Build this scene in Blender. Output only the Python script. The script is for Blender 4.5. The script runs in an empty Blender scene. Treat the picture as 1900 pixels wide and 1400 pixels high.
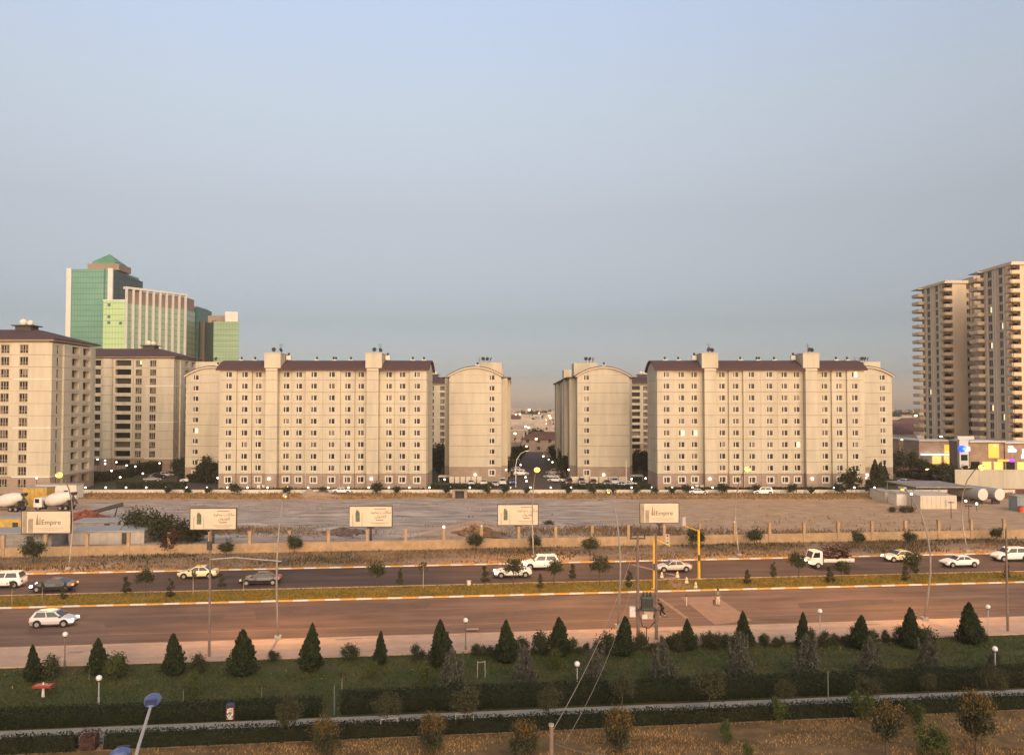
import bpy, math, random
import numpy as np
from mathutils import Vector, Matrix
R = math.radians
HAZE = 0.00016
random.seed(7)
rng = np.random.default_rng(7)
S = bpy.context.scene
C = S.collection

# ------------------------------------------------------------------ camera
CAM_H, F, HOR = 20.7, 1590.0, 752.0
PITCH = math.atan((HOR - 700) / F)
cd = bpy.data.cameras.new('camera')
cam = bpy.data.objects.new('camera', cd)
C.objects.link(cam)
cd.sensor_width = 36
cd.lens = F / 1900 * 36
cd.clip_start, cd.clip_end = 0.5, 20000
cam.location = (0, 0, CAM_H)
cam.rotation_euler = (R(90) + PITCH, 0, 0)
S.camera = cam

# ------------------------------------------------------------------ sky, sun, exposure (dusk: the glow is behind the camera)
SUN_AZ, SUN_EL = 168, 14        # compass degrees seen from above: 180 = behind the camera
wd = bpy.data.worlds.new('World')
S.world = wd
wd.use_nodes = True
nt = wd.node_tree
nt.nodes.clear()
sky = nt.nodes.new('ShaderNodeTexSky')
sky.sky_type = 'NISHITA'
sky.sun_disc = False
sky.sun_elevation = R(SUN_EL)
sky.sun_rotation = R(SUN_AZ)
sky.altitude = 400
sky.air_density, sky.dust_density, sky.ozone_density = 1.0, 1.6, 2.2
tc = nt.nodes.new('ShaderNodeTexCoord')
sep = nt.nodes.new('ShaderNodeSeparateXYZ')
ramp = nt.nodes.new('ShaderNodeValToRGB')
mul = nt.nodes.new('ShaderNodeMix')
mul.data_type, mul.blend_type = 'RGBA', 'MULTIPLY'
mul.inputs['Factor'].default_value = 1
bg = nt.nodes.new('ShaderNodeBackground')
wo = nt.nodes.new('ShaderNodeOutputWorld')
nt.links.new(tc.outputs['Generated'], sep.inputs[0])
nt.links.new(sep.outputs['Z'], ramp.inputs[0])
nt.links.new(sky.outputs[0], mul.inputs['A'])
nt.links.new(ramp.outputs[0], mul.inputs['B'])
nt.links.new(mul.outputs['Result'], bg.inputs['Color'])
nt.links.new(bg.outputs[0], wo.inputs['Surface'])
bg.inputs['Strength'].default_value = 0.15
el = ramp.color_ramp.elements              # dusk air: the blue greys out and dims towards the horizon, all round
for k, (z_, c_) in enumerate([(0.0075, (0.224, 0.167, 0.164)), (0.033, (0.119, 0.112, 0.141)), (0.095, (0.128, 0.105, 0.105)), (0.217, (0.263, 0.175, 0.135)), (0.331, (0.425, 0.280, 0.201)), (0.433, (0.532, 0.364, 0.279))]):
    if k > 1:
        el.new(z_)
    el[k].position, el[k].color = z_, (*c_, 1)

sl = bpy.data.lights.new('sun', 'SUN')
so = bpy.data.objects.new('sun', sl)
C.objects.link(so)
sl.energy, sl.angle, sl.color = 0.57, R(75), (1.0, 0.80, 0.54)
_d = Vector((-math.sin(R(SUN_AZ)), -math.cos(R(SUN_AZ)), -math.tan(R(SUN_EL))))
so.rotation_euler = _d.to_track_quat('-Z', 'Y').to_euler()

S.view_settings.view_transform = 'Standard'
S.view_settings.look = 'None'
S.view_settings.gamma = 1
S.view_settings.exposure = 2.5
S.render.engine = 'CYCLES'
S.cycles.use_denoising = True
S.cycles.max_bounces = 5
S.cycles.diffuse_bounces = 3
S.cycles.glossy_bounces = 3
S.cycles.transmission_bounces = 4
S.cycles.volume_bounces = 0
S.cycles.transparent_max_bounces = 6
S.cycles.sample_clamp_indirect = 6
S.cycles.caustics_reflective = False
S.cycles.caustics_refractive = False

# ------------------------------------------------------------------ where things stand
_fw = Vector((0, math.cos(PITCH), math.sin(PITCH)))
_up = Vector((0, -math.sin(PITCH), math.cos(PITCH)))
def ray(px, py):
    return _fw * F + Vector((px - 950, 0, 0)) + _up * (700 - py)
def G(px, py, z=0.0):
    """ground position of a spot measured on the photograph"""
    d = ray(px, py)
    t = (z - CAM_H) / d.z
    return Vector((d.x * t, d.y * t, z))
def D(px, py, Y):
    """position of a spot measured on the photograph, at distance Y"""
    d = ray(px, py)
    t = Y / d.y
    return Vector((d.x * t, Y, CAM_H + d.z * t))
RA = math.atan(0.115)                    # the boulevard runs slightly askew
RD, RN = Vector((math.cos(RA), math.sin(RA), 0)), Vector((-math.sin(RA), math.cos(RA), 0))
def U(u, v, z=0.0):
    return RD * u + RN * v + Vector((0, 0, z))
def toU(p):
    return p.x * RD.x + p.y * RD.y, p.x * RN.x + p.y * RN.y

# ------------------------------------------------------------------ mesh helpers
class MB:
    def __init__(s):
        s.v, s.f, s.m, s.i = [], [], [], 0
    def mat(s, i):
        s.i = i
        return s
    def add(s, vs, fs):
        n = len(s.v)
        s.v += [tuple(v) for v in vs]
        s.f += [tuple(k + n for k in f) for f in fs]
        s.m += [s.i] * len(fs)
        return s
    def box(s, x0, x1, y0, y1, z0, z1):
        return s.add([(x0, y0, z0), (x1, y0, z0), (x1, y1, z0), (x0, y1, z0), (x0, y0, z1), (x1, y0, z1), (x1, y1, z1), (x0, y1, z1)],
                     [(0, 3, 2, 1), (4, 5, 6, 7), (0, 1, 5, 4), (1, 2, 6, 5), (2, 3, 7, 6), (3, 0, 4, 7)])
    def frus(s, a, z0, b, z1):
        """a, b = (x0,x1,y0,y1) of the bottom and the top"""
        return s.add([(a[0], a[2], z0), (a[1], a[2], z0), (a[1], a[3], z0), (a[0], a[3], z0),
                      (b[0], b[2], z1), (b[1], b[2], z1), (b[1], b[3], z1), (b[0], b[3], z1)],
                     [(0, 3, 2, 1), (4, 5, 6, 7), (0, 1, 5, 4), (1, 2, 6, 5), (2, 3, 7, 6), (3, 0, 4, 7)])
    def tube(s, pts, rad, n=8, caps=True):
        pts = [Vector(p) for p in pts]
        if not hasattr(rad, '__len__'):
            rad = [rad] * len(pts)
        vs, fs = [], []
        for k, p in enumerate(pts):
            d = (pts[min(k + 1, len(pts) - 1)] - pts[max(k - 1, 0)]).normalized()
            a = d.cross(Vector((0, 1, 0)) if abs(d.y) < 0.9 else Vector((1, 0, 0))).normalized()
            b = d.cross(a)
            for j in range(n):
                t = 2 * math.pi * j / n
                vs.append(p + (a * math.cos(t) + b * math.sin(t)) * rad[k])
        for k in range(len(pts) - 1):
            for j in range(n):
                fs.append((k * n + j, k * n + (j + 1) % n, (k + 1) * n + (j + 1) % n, (k + 1) * n + j))
        if caps:
            fs.append(tuple(range(n - 1, -1, -1)))
            fs.append(tuple((len(pts) - 1) * n + j for j in range(n)))
        return s.add(vs, fs)
    def ball(s, c, r, nu=12, nv=8, sz=1.0):
        vs, fs = [], []
        for i in range(nv + 1):
            ph = math.pi * i / nv
            for j in range(nu):
                th = 2 * math.pi * j / nu
                vs.append((c[0] + r * math.sin(ph) * math.cos(th), c[1] + r * math.sin(ph) * math.sin(th), c[2] + r * sz * math.cos(ph)))
        for i in range(nv):
            for j in range(nu):
                fs.append((i * nu + j, (i + 1) * nu + j, (i + 1) * nu + (j + 1) % nu, i * nu + (j + 1) % nu))
        return s.add(vs, fs)
    def prism(s, poly, z0, z1):
        n = len(poly)
        return s.add([(p[0], p[1], z0) for p in poly] + [(p[0], p[1], z1) for p in poly],
                     [tuple(range(n - 1, -1, -1)), tuple(range(n, 2 * n))] + [(i, (i + 1) % n, n + (i + 1) % n, n + i) for i in range(n)])
    def along(s, poly, a0, a1, axis='y'):
        """a profile of (across, z) pairs extruded along y or x"""
        n = len(poly)
        pt = (lambda p, a: (p[0], a, p[1])) if axis == 'y' else (lambda p, a: (a, p[0], p[1]))
        return s.add([pt(p, a0) for p in poly] + [pt(p, a1) for p in poly],
                     [tuple(range(n)), tuple(range(2 * n - 1, n - 1, -1))] + [(i, n + i, n + (i + 1) % n, (i + 1) % n) for i in range(n)])
    def mesh(s, name, mats, smooth=False):
        me = bpy.data.meshes.new(name)
        me.from_pydata(s.v, [], s.f)
        if not isinstance(mats, (list, tuple)):
            mats = [mats]
        for m in mats:
            me.materials.append(m)
        if len(mats) > 1:
            me.polygons.foreach_set('material_index', s.m)
        if smooth:
            me.polygons.foreach_set('use_smooth', [True] * len(me.polygons))
        me.update()
        return me
    def obj(s, name, mats, parent=None, loc=(0, 0, 0), rz=0, smooth=False):
        return ob(name, s.mesh(name, mats, smooth), parent, loc, rz)

def ob(name, me, parent=None, loc=(0, 0, 0), rz=0):
    o = bpy.data.objects.new(name, me)
    C.objects.link(o)
    o.location = loc
    if rz:
        o.rotation_euler = (0, 0, rz)
    if parent:
        o.parent = parent
    return o
def tag(o, label, cat, group=None):
    o['label'], o['category'] = label, cat
    if group:
        o['group'] = group
    return o
def thing(name, label, cat, loc=(0, 0, 0), rz=0, group=None):
    return tag(ob(name, None, None, loc, rz), label, cat, group)
def struct(o, kind='structure'):
    o['kind'] = kind
    return o
def dup(root, loc, rz, label, group=None, scale=None, color=None):
    def cp(o, par):
        c = o.copy()
        C.objects.link(c)
        c.parent = par
        for ch in kids.get(o, []):
            cp(ch, c)
        if color and o.name.startswith('body'):
            c.color = color
        return c
    kids = {}
    for ch in root.children_recursive:
        kids.setdefault(ch.parent, []).append(ch)
    r = cp(root, None)
    r.location = loc
    r.rotation_euler = (0, 0, rz)
    r['label'] = label
    if group:
        r['group'] = group
    if scale:
        r.scale = (scale,) * 3 if not hasattr(scale, '__len__') else scale
    return r
_ORD = 'first second third fourth fifth sixth seventh eighth ninth tenth eleventh twelfth thirteenth fourteenth fifteenth sixteenth seventeenth eighteenth nineteenth twentieth'.split()
def nth(i):
    i += 1
    return _ORD[i - 1] if i <= 20 else {30: 'thirtieth', 40: 'fortieth', 50: 'fiftieth'}.get(i) or {2: 'twenty-', 3: 'thirty-', 4: 'forty-', 5: 'fifty-'}[i // 10] + _ORD[i % 10 - 1]

# ------------------------------------------------------------------ materials
def mat(name, col, rough=0.8, vary=0.15, scale=1.0, col2=None, metal=0, emit=None, estr=0, bump=0, spec=0.3, island=0, detail=4, stretch=None):
    m = bpy.data.materials.new(name)
    m.use_nodes = True
    t = m.node_tree
    b = t.nodes['Principled BSDF']
    b.inputs['Roughness'].default_value = rough
    b.inputs['Metallic'].default_value = metal
    b.inputs['Specular IOR Level'].default_value = spec
    if emit:
        b.inputs['Emission Color'].default_value = (*emit, 1)
        b.inputs['Emission Strength'].default_value = estr
    if not vary and not col2:
        b.inputs['Base Color'].default_value = (*col, 1)
        return m
    geo = t.nodes.new('ShaderNodeNewGeometry')
    src = geo.outputs['Position']
    if stretch:
        mp = t.nodes.new('ShaderNodeMapping')
        mp.inputs['Scale'].default_value = stretch
        t.links.new(src, mp.inputs[0])
        src = mp.outputs[0]
    nz = t.nodes.new('ShaderNodeTexNoise')
    nz.inputs['Scale'].default_value = scale
    nz.inputs['Detail'].default_value = detail
    nz.inputs['Roughness'].default_value = 0.65
    t.links.new(src, nz.inputs['Vector'])
    cr = t.nodes.new('ShaderNodeValToRGB')
    c2 = col2 or tuple(min(1, c * (1 + vary)) for c in col)
    c1 = col if col2 else tuple(c * (1 - vary) for c in col)
    e = cr.color_ramp.elements
    e[0].position, e[0].color = 0.36, (*c1, 1)
    e[1].position, e[1].color = 0.64, (*c2, 1)
    t.links.new(nz.outputs['Fac'], cr.inputs[0])
    out = cr.outputs[0]
    if island:
        hs = t.nodes.new('ShaderNodeHueSaturation')
        mr = t.nodes.new('ShaderNodeMapRange')
        mr.inputs['To Min'].default_value, mr.inputs['To Max'].default_value = 1 - island, 1 + island
        t.links.new(geo.outputs['Random Per Island'], mr.inputs[0])
        t.links.new(mr.outputs[0], hs.inputs['Value'])
        t.links.new(out, hs.inputs['Color'])
        out = hs.outputs[0]
    t.links.new(out, b.inputs['Base Color'])
    if bump:
        bp = t.nodes.new('ShaderNodeBump')
        bp.inputs['Strength'].default_value = bump
        bp.inputs['Distance'].default_value = 0.05
        t.links.new(nz.outputs['Fac'], bp.inputs['Height'])
        t.links.new(bp.outputs[0], b.inputs['Normal'])
    return m
def per_object(m, stops, rough=0.2):
    """colour picked by the object's own random number: panes, curtains"""
    t = m.node_tree
    b = t.nodes['Principled BSDF']
    oi = t.nodes.new('ShaderNodeObjectInfo')
    cr = t.nodes.new('ShaderNodeValToRGB')
    cr.color_ramp.interpolation = 'CONSTANT'
    e = cr.color_ramp.elements
    while len(e) < len(stops):
        e.new(0.5)
    for k, (p, c) in enumerate(stops):
        e[k].position, e[k].color = p, (*c, 1)
    t.links.new(oi.outputs['Random'], cr.inputs[0])
    t.links.new(cr.outputs[0], b.inputs['Base Color'])
    b.inputs['Roughness'].default_value = rough
    return m

M = {}
M['cream'] = mat('cream_render', (0.535, 0.485, 0.37), 0.85, 0.10, 0.45, stretch=(1, 1, 0.16), detail=8)
M['cream2'] = mat('tower_render', (0.66, 0.52, 0.36), 0.85, 0.08, 0.25, stretch=(1, 1, 0.35))
M['joint'] = mat('joint', (0.33, 0.27, 0.21), 0.9, 0)
M['stone'] = mat('base_stone', (0.34, 0.26, 0.20), 0.85, 0.12, 0.8, stretch=(1, 1, 3))
M['white'] = mat('white_paint', (0.72, 0.68, 0.60), 0.6, 0.05, 2)
M['frame_tan'] = mat('tan_frame', (0.36, 0.31, 0.24), 0.7, 0.05, 2)
M['trim'] = mat('pale_trim', (0.66, 0.58, 0.46), 0.7, 0.05, 1)
M['roof'] = mat('brown_tile', (0.10, 0.058, 0.055), 0.8, 0.18, 2.5, bump=0.4)
M['black'] = mat('black', (0.02, 0.02, 0.022), 0.5, 0)
M['dark_metal'] = mat('dark_metal', (0.06, 0.055, 0.05), 0.5, 0.1, 3)
M['grey_metal'] = mat('grey_metal', (0.38, 0.37, 0.35), 0.5, 0.08, 2)
M['pane'] = per_object(mat('window_glass', (0.03, 0.03, 0.03), 0.15, 0, spec=0.22), [(0, (0.012, 0.010, 0.008)), (0.34, (0.028, 0.023, 0.018)), (0.62, (0.06, 0.048, 0.037)), (0.80, (0.12, 0.095, 0.07)), (0.93, (0.22, 0.175, 0.13))], 0.22)
M['pane_lit'] = mat('lit_pane', (0.8, 0.7, 0.5), 0.4, 0, emit=(1.0, 0.74, 0.38), estr=0.20)
M['globe_lit'] = mat('lit_globe', (0.9, 0.9, 0.85), 0.3, 0, emit=(1.0, 0.88, 0.66), estr=1.3)
M['globe'] = mat('milk_globe', (0.75, 0.74, 0.72), 0.25, 0, spec=0.5)
M['sodium'] = mat('sodium_glass', (1, 0.8, 0.4), 0.3, 0, emit=(1.0, 0.30, 0.015), estr=1.2)
M['soil'] = mat('dry_soil', (0.27, 0.18, 0.11), 0.95, 0.35, 0.12, col2=(0.38, 0.26, 0.16), detail=8)
M['asphalt'] = mat('asphalt', (0.175, 0.112, 0.082), 0.9, 0.16, 0.35, detail=9, stretch=(0.35, 1, 1))
M['asphalt2'] = mat('asphalt_far', (0.092, 0.063, 0.051), 0.88, 0.16, 0.3, detail=9, stretch=(0.35, 1, 1))
M['pave'] = mat('pink_paving', (0.53, 0.365, 0.255), 0.9, 0.08, 0.8, detail=8)
M['path'] = mat('path_concrete', (0.38, 0.355, 0.30), 0.9, 0.12, 1.5, detail=8)
M['lawn'] = mat('lawn_earth', (0.044, 0.062, 0.018), 0.95, 0.3, 0.25, col2=(0.095, 0.085, 0.03), detail=8)
M['median'] = mat('median_earth', (0.16, 0.12, 0.022), 0.95, 0.3, 0.3, col2=(0.22, 0.155, 0.03), detail=8)
M['kerb_white'] = mat('kerb_white', (0.66, 0.60, 0.50), 0.8, 0.1, 3)
M['kerb_yellow'] = mat('kerb_yellow', (0.60, 0.33, 0.07), 0.8, 0.12, 3)
M['fence'] = mat('fence_render', (0.42, 0.29, 0.17), 0.9, 0.16, 1.0, detail=7)
M['yellow'] = mat('yellow_paint', (0.70, 0.40, 0.03), 0.5, 0.06, 2)
M['bark'] = mat('bark', (0.10, 0.07, 0.05), 0.9, 0.25, 6)
M['pole_wood'] = mat('pole_concrete', (0.20, 0.15, 0.12), 0.9, 0.15, 3)
M['stake'] = mat('stake_wood', (0.36, 0.31, 0.26), 0.9, 0.1, 4)
M['grass_verge'] = mat('grass_verge', (0.15, 0.105, 0.055), 0.95, 0.3, 0.3, col2=(0.27, 0.185, 0.10), island=0.35)
M['lf_cypress'] = mat('leaf_cypress', (0.016, 0.027, 0.010), 0.8, 0.3, 3, col2=(0.032, 0.044, 0.015), island=0.45)
M['lf_round'] = mat('leaf_round', (0.035, 0.045, 0.02), 0.8, 0.3, 2, col2=(0.06, 0.065, 0.03), island=0.45)
M['lf_grey'] = mat('leaf_silver', (0.052, 0.058, 0.044), 0.8, 0.3, 3, col2=(0.10, 0.098, 0.072), island=0.5)
M['lf_olive'] = mat('leaf_olive', (0.038, 0.042, 0.020), 0.8, 0.3, 3, col2=(0.07, 0.066, 0.03), island=0.5)
M['lf_orange'] = mat('leaf_orange', (0.13, 0.085, 0.02), 0.8, 0.3, 3, col2=(0.21, 0.12, 0.03), island=0.5)
M['lf_bright'] = mat('leaf_bright', (0.045, 0.065, 0.016), 0.8, 0.3, 3, col2=(0.085, 0.10, 0.026), island=0.4)
M['lf_hedge'] = mat('leaf_hedge', (0.011, 0.017, 0.004), 0.8, 0.3, 2.5, col2=(0.030, 0.036, 0.009), island=0.45)
M['lf_red'] = mat('leaf_red', (0.045, 0.026, 0.018), 0.8, 0.3, 3, col2=(0.085, 0.042, 0.03), island=0.4)
M['lf_far'] = mat('leaf_far', (0.03, 0.036, 0.015), 0.85, 0.35, 0.4, col2=(0.06, 0.06, 0.028), island=0.4)
M['core'] = mat('twig_core', (0.014, 0.018, 0.008), 0.95, 0.2, 2)
M['grass'] = mat('grass_green', (0.044, 0.070, 0.017), 0.9, 0.3, 0.3, col2=(0.092, 0.095, 0.027), island=0.5)
M['grass_med'] = mat('grass_median', (0.16, 0.128, 0.022), 0.9, 0.3, 0.3, col2=(0.25, 0.172, 0.03), island=0.4)
M['grass_dry'] = mat('grass_dry', (0.25, 0.155, 0.06), 0.95, 0.3, 0.35, col2=(0.38, 0.235, 0.10), island=0.35)
def paint_material():
    m = mat('car_paint', (0.8, 0.8, 0.8), 0.25, 0, spec=0.6)
    t = m.node_tree
    oi = t.nodes.new('ShaderNodeObjectInfo')
    t.links.new(oi.outputs['Color'], t.nodes['Principled BSDF'].inputs['Base Color'])
    t.nodes['Principled BSDF'].inputs['Coat Weight'].default_value = 0.4
    return m
M['paint'] = paint_material()
M['car_glass'] = mat('car_glass', (0.02, 0.022, 0.025), 0.08, 0, spec=0.6)
M['rubber'] = mat('rubber', (0.02, 0.018, 0.017), 0.85, 0)
M['rim'] = mat('rim', (0.42, 0.40, 0.38), 0.35, 0, metal=0.6)
M['head_on'] = mat('headlight_on', (1, 1, 0.9), 0.2, 0, emit=(1.0, 0.80, 0.45), estr=2.2)
M['head_blue'] = mat('headlight_blue', (1, 1, 1), 0.2, 0, emit=(0.65, 0.72, 1.0), estr=2.0)
M['head_off'] = mat('headlight_off', (0.6, 0.6, 0.58), 0.12, 0, spec=0.6)
M['tail'] = mat('tail_light', (0.35, 0.03, 0.02), 0.2, 0, emit=(1, 0.15, 0.05), estr=0.03)
M['tail_on'] = mat('tail_light_on', (0.6, 0.1, 0.03), 0.2, 0, emit=(1, 0.25, 0.05), estr=0.5)

def add_streaks(m, lo, hi, scale=(.035, .75, 1), ns=1.0):
    """long wear bands along the boulevard: tyre tracks, patches"""
    t = m.node_tree
    b = t.nodes['Principled BSDF']
    old = b.inputs['Base Color'].links[0].from_socket
    ge = t.nodes.new('ShaderNodeNewGeometry')
    rot = t.nodes.new('ShaderNodeMapping'); rot.inputs['Rotation'].default_value = (0, 0, -RA)
    mp = t.nodes.new('ShaderNodeMapping'); mp.inputs['Scale'].default_value = scale
    nz = t.nodes.new('ShaderNodeTexNoise'); nz.inputs['Scale'].default_value = ns; nz.inputs['Detail'].default_value = 5
    mr = t.nodes.new('ShaderNodeMapRange'); mr.inputs['From Min'].default_value, mr.inputs['From Max'].default_value = .32, .68
    mr.inputs['To Min'].default_value, mr.inputs['To Max'].default_value = lo, hi
    mx = t.nodes.new('ShaderNodeMix'); mx.data_type, mx.blend_type = 'RGBA', 'MULTIPLY'; mx.inputs['Factor'].default_value = 1
    t.links.new(ge.outputs['Position'], rot.inputs[0]); t.links.new(rot.outputs[0], mp.inputs[0]); t.links.new(mp.outputs[0], nz.inputs['Vector'])
    t.links.new(nz.outputs['Fac'], mr.inputs[0]); t.links.new(old, mx.inputs['A']); t.links.new(mr.outputs[0], mx.inputs['B'])
    t.links.new(mx.outputs['Result'], b.inputs['Base Color'])
for k_ in ('asphalt', 'asphalt2'):
    add_streaks(M[k_], .76, 1.14)
    add_streaks(M[k_], .82, 1.12, (.25, .5, 1), .6)
add_streaks(M['pave'], .85, 1.08, (.15, .8, 1), 1.0)
# ================================================================== the setting
def quad_sheet(name, pts, z, m):
    me = MB().add([(p[0], p[1], z) for p in pts], [tuple(range(len(pts)))]).mesh(name, m)
    return struct(ob(name, me))
def strip(name, v0, v1, z, m, u0=-170, u1=170):
    return quad_sheet(name, [U(u0, v0), U(u1, v0), U(u1, v1), U(u0, v1)], z, m)

quad_sheet('ground', [(-3800, -60), (3800, -60), (3800, 3900), (-3800, 3900)], 0, M['soil'])
V = dict(path0=55.7, path1=58.6, lawn0=58.7, lawn1=72.4, road0=78.2, med0=93.4, med1=99.6, far1=111.8, fence=124.8)
strip('lawn', V['path1'] + .05, V['lawn1'], .008, M['lawn'])
strip('dry_ground', 30, 54.6, .006, mat('dry_thatch', (0.11, 0.066, 0.026), .95, .3, .7, col2=(0.24, 0.15, 0.062), detail=9))
strip('path', V['path0'], V['path1'], .012, M['path'])
strip('near_road', V['road0'], V['med0'], .008, M['asphalt'])
strip('far_road', V['med1'], V['far1'], .008, M['asphalt2'])
# pavement: a real step above the road
pv = MB().prism([U(-170, V['lawn1']), U(170, V['lawn1']), U(170, V['road0'] - .32), U(-170, V['road0'] - .32)], -.05, .125).obj('pavement', M['pave'])
struct(pv)
md = MB().prism([U(-170, V['med0'] + .32), U(170, V['med0'] + .32), U(170, V['med1'] - .32), U(-170, V['med1'] - .32)], -.05, .11).obj('median', M['median'])
struct(md)
# gutter strip of lighter concrete along the pavement
strip('gutter', V['road0'], V['road0'] + .75, .014, mat('gutter_concrete', (0.22, 0.145, 0.105), 0.9, 0.1, 1.5))

# kerbs built of single stones, painted in turn white and yellow
def kerb(name, v, L, cols, u0, u1, w=.3, h=.15):
    base = struct(MB().prism([U(u0, v), U(u1, v), U(u1, v + w), U(u0, v + w)], -.05, .02).obj(name, M['pave']))
    me = [MB().frus((0, L - .02, 0, w), .021, (0.01, L - .03, .03, w - .03), h).mesh('kerb_stone', M[c]) for c in cols]
    n = int((u1 - u0) / L)
    for k in range(n):
        o = ob('kerb_stone', me[k % len(me)], base, U(u0 + k * L, v), RA)
    return base
kerb('kerb_of_far_verge', V['far1'], 1.55, ('kerb_white', 'kerb_yellow'), -85, 100)
kerb('kerb_of_median_front', V['med0'] + .01, 1.65, ('kerb_white', 'kerb_yellow'), -72, 84)
kerb('kerb_of_median_back', V['med1'] - .31, 3.0, ('pave',), -78, 92)
kerb('kerb_of_pavement', V['road0'] - .31, 3.0, ('pave',), -66, 74)

# crossing: raised concrete band over the near road, pale line beside it, brick walk through the median
M['crossing'] = mat('crossing_concrete', (0.29, 0.19, 0.135), 0.9, 0.1, 0.8, detail=8)
M['line'] = mat('worn_line', (0.27, 0.19, 0.14), 0.9, 0.2, 1.5)
quad_sheet('crossing_band', [G(1326, 1158), G(1396, 1151), G(1331, 1107), G(1262, 1107)], .016, M['crossing'])
quad_sheet('crossing_line', [G(1272, 1147), G(1280, 1147), G(1226, 1109), G(1219, 1109)], .016, M['line'])
quad_sheet('far_crossing_band', [G(1252, 1068), G(1262, 1068), G(1180, 1047), G(1168, 1047)], .016, M['line'])
quad_sheet('lane_edge_line', [U(-120, V['road0'] + 3.6), U(120, V['road0'] + 3.6), U(120, V['road0'] + 3.75), U(-120, V['road0'] + 3.75)], .0125, M['line'])
mw = [G(1256, 1095), G(1290, 1092), G(1258, 1071), G(1230, 1073)]
struct(MB().prism([(p.x, p.y) for p in mw], .05, .125).obj('median_walk', M['crossing']))
# repaired patches, darker than the worn asphalt round them
M['patch'] = mat('asphalt_patch', (0.125, 0.085, 0.066), .9, .12, .6)
for k, poly in enumerate([[(470, 1130), (560, 1124), (700, 1119), (800, 1118), (792, 1128), (690, 1136), (580, 1143), (476, 1150)], [(190, 1150), (330, 1142), (420, 1139), (414, 1147), (300, 1158), (196, 1164)], [(860, 1140), (1010, 1129), (1090, 1127), (1080, 1133), (960, 1142), (866, 1149)],
                          [(1480, 1118), (1590, 1112), (1660, 1111), (1655, 1119), (1560, 1126), (1484, 1128)], [(560, 1074), (690, 1067), (830, 1062), (825, 1067), (700, 1075), (566, 1081)]]):
    quad_sheet('asphalt_patch', [G(*q) for q in poly], .0105, M['patch'] if k < 4 else M['asphalt2'])
# cracks and drain covers
for k, (px, py) in enumerate([(635, 1188), (660, 1186), (876, 1169), (1232, 1173), (1620, 1160), (140, 1212)]):
    p = G(px, py)
    o = tag(MB().box(-.6, .6, -.3, .3, 0, .012).obj('drain_cover', M['stone'], None, (p.x, p.y, .12), RA), f'dark drain cover set in the pink pavement, {nth(k)} in the row', 'drain cover', 'drain covers in the pavement')

# the waste lot behind the fence: rolling gravel and soil
nx, ny = 220, 90
gx = np.linspace(-125, 125, nx); gy = np.linspace(0, 1, ny)
XX, TT = np.meshgrid(gx, gy)
y0 = (V['fence'] + .6) / math.cos(RA) + XX * math.tan(RA)
YY = y0 + TT * (198 - y0)
def vnoise(x, y, seed, oct=4):
    r = np.random.default_rng(seed); o = np.zeros_like(x); a = 1
    for k in range(oct):
        ph = r.uniform(0, 6.28, (4,)); d = r.uniform(-1, 1, (4, 2)) * (2 ** k)
        for j in range(4):
            o += a * np.sin(x * d[j, 0] + y * d[j, 1] * 2.2 + ph[j])
        a *= .55
    return o / 4
ZZ = .02 + .12 * np.clip(vnoise(XX * .22, YY * .3, 3) + .3, 0, 2) * np.clip(TT * 12, 0, 1) * np.clip((1 - TT) * 12, 0, 1)
def mound(px, py, rx, ry, h):
    global ZZ
    p = G(px, py)
    q = ((XX - p.x) / rx) ** 2 + ((YY - p.y) / ry) ** 2
    ZZ += h * np.exp(-q) * (1 + .25 * vnoise(XX * 1.3, YY * 1.3, int(px)))
for a in [(870, 990, 6, 5, 1.5), (895, 978, 4, 5, 1.0), (640, 985, 7, 4, .7), (745, 985, 4, 4, .6), (600, 921, 2.6, 4, 1.0), (573, 921, 1.2, 2.5, 1.1), (680, 952, 14, 5, .5), (1010, 975, 7, 4, .7), (330, 950, 12, 4, .4), (1090, 935, 16, 5, .4), (820, 930, 12, 4, .5), (470, 975, 9, 3, .5), (1130, 930, 4, 2, .6)]:
    mound(*a)
gm = 1 / (1 + np.exp(-(XX + 92) / 5)) / (1 + np.exp((XX - 22 - (YY - 150) * .15) / 7)) / (1 + np.exp((YY - 187) / 2))
gm = np.clip(gm * 1.35 + .55 * vnoise(XX * .30, YY * .9, 9) + .35 * vnoise(XX * 1.1, YY * 2.4, 19) - .18, 0, 1)
gm -= .8 * np.exp(-(((XX + 6) / 9) ** 2 + ((YY - 139) / 5) ** 2))
vs = np.stack([XX, YY, ZZ], -1).reshape(-1, 3)
ii = np.arange(nx * ny).reshape(ny, nx)
fs = np.stack([ii[:-1, :-1], ii[:-1, 1:], ii[1:, 1:], ii[1:, :-1]], -1).reshape(-1, 4)
me = bpy.data.meshes.new('waste_ground')
me.from_pydata(vs.tolist(), [], fs.tolist())
at = me.attributes.new('gravel', 'FLOAT', 'POINT')
at.data.foreach_set('value', np.clip(gm, 0, 1).reshape(-1).astype(np.float32))
dk = np.clip(1.2 - TT * 9 + .5 * vnoise(XX * .4, YY * 1.2, 33), 0, 1) / (1 + np.exp(-(XX + 76) / 2)) / (1 + np.exp((XX + 4) / 3))  # band of darker colour right behind the fence, left of centre, ragged edge
at2 = me.attributes.new('dark_band', 'FLOAT', 'POINT')
at2.data.foreach_set('value', np.clip(dk, 0, 1).reshape(-1).astype(np.float32))
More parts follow.
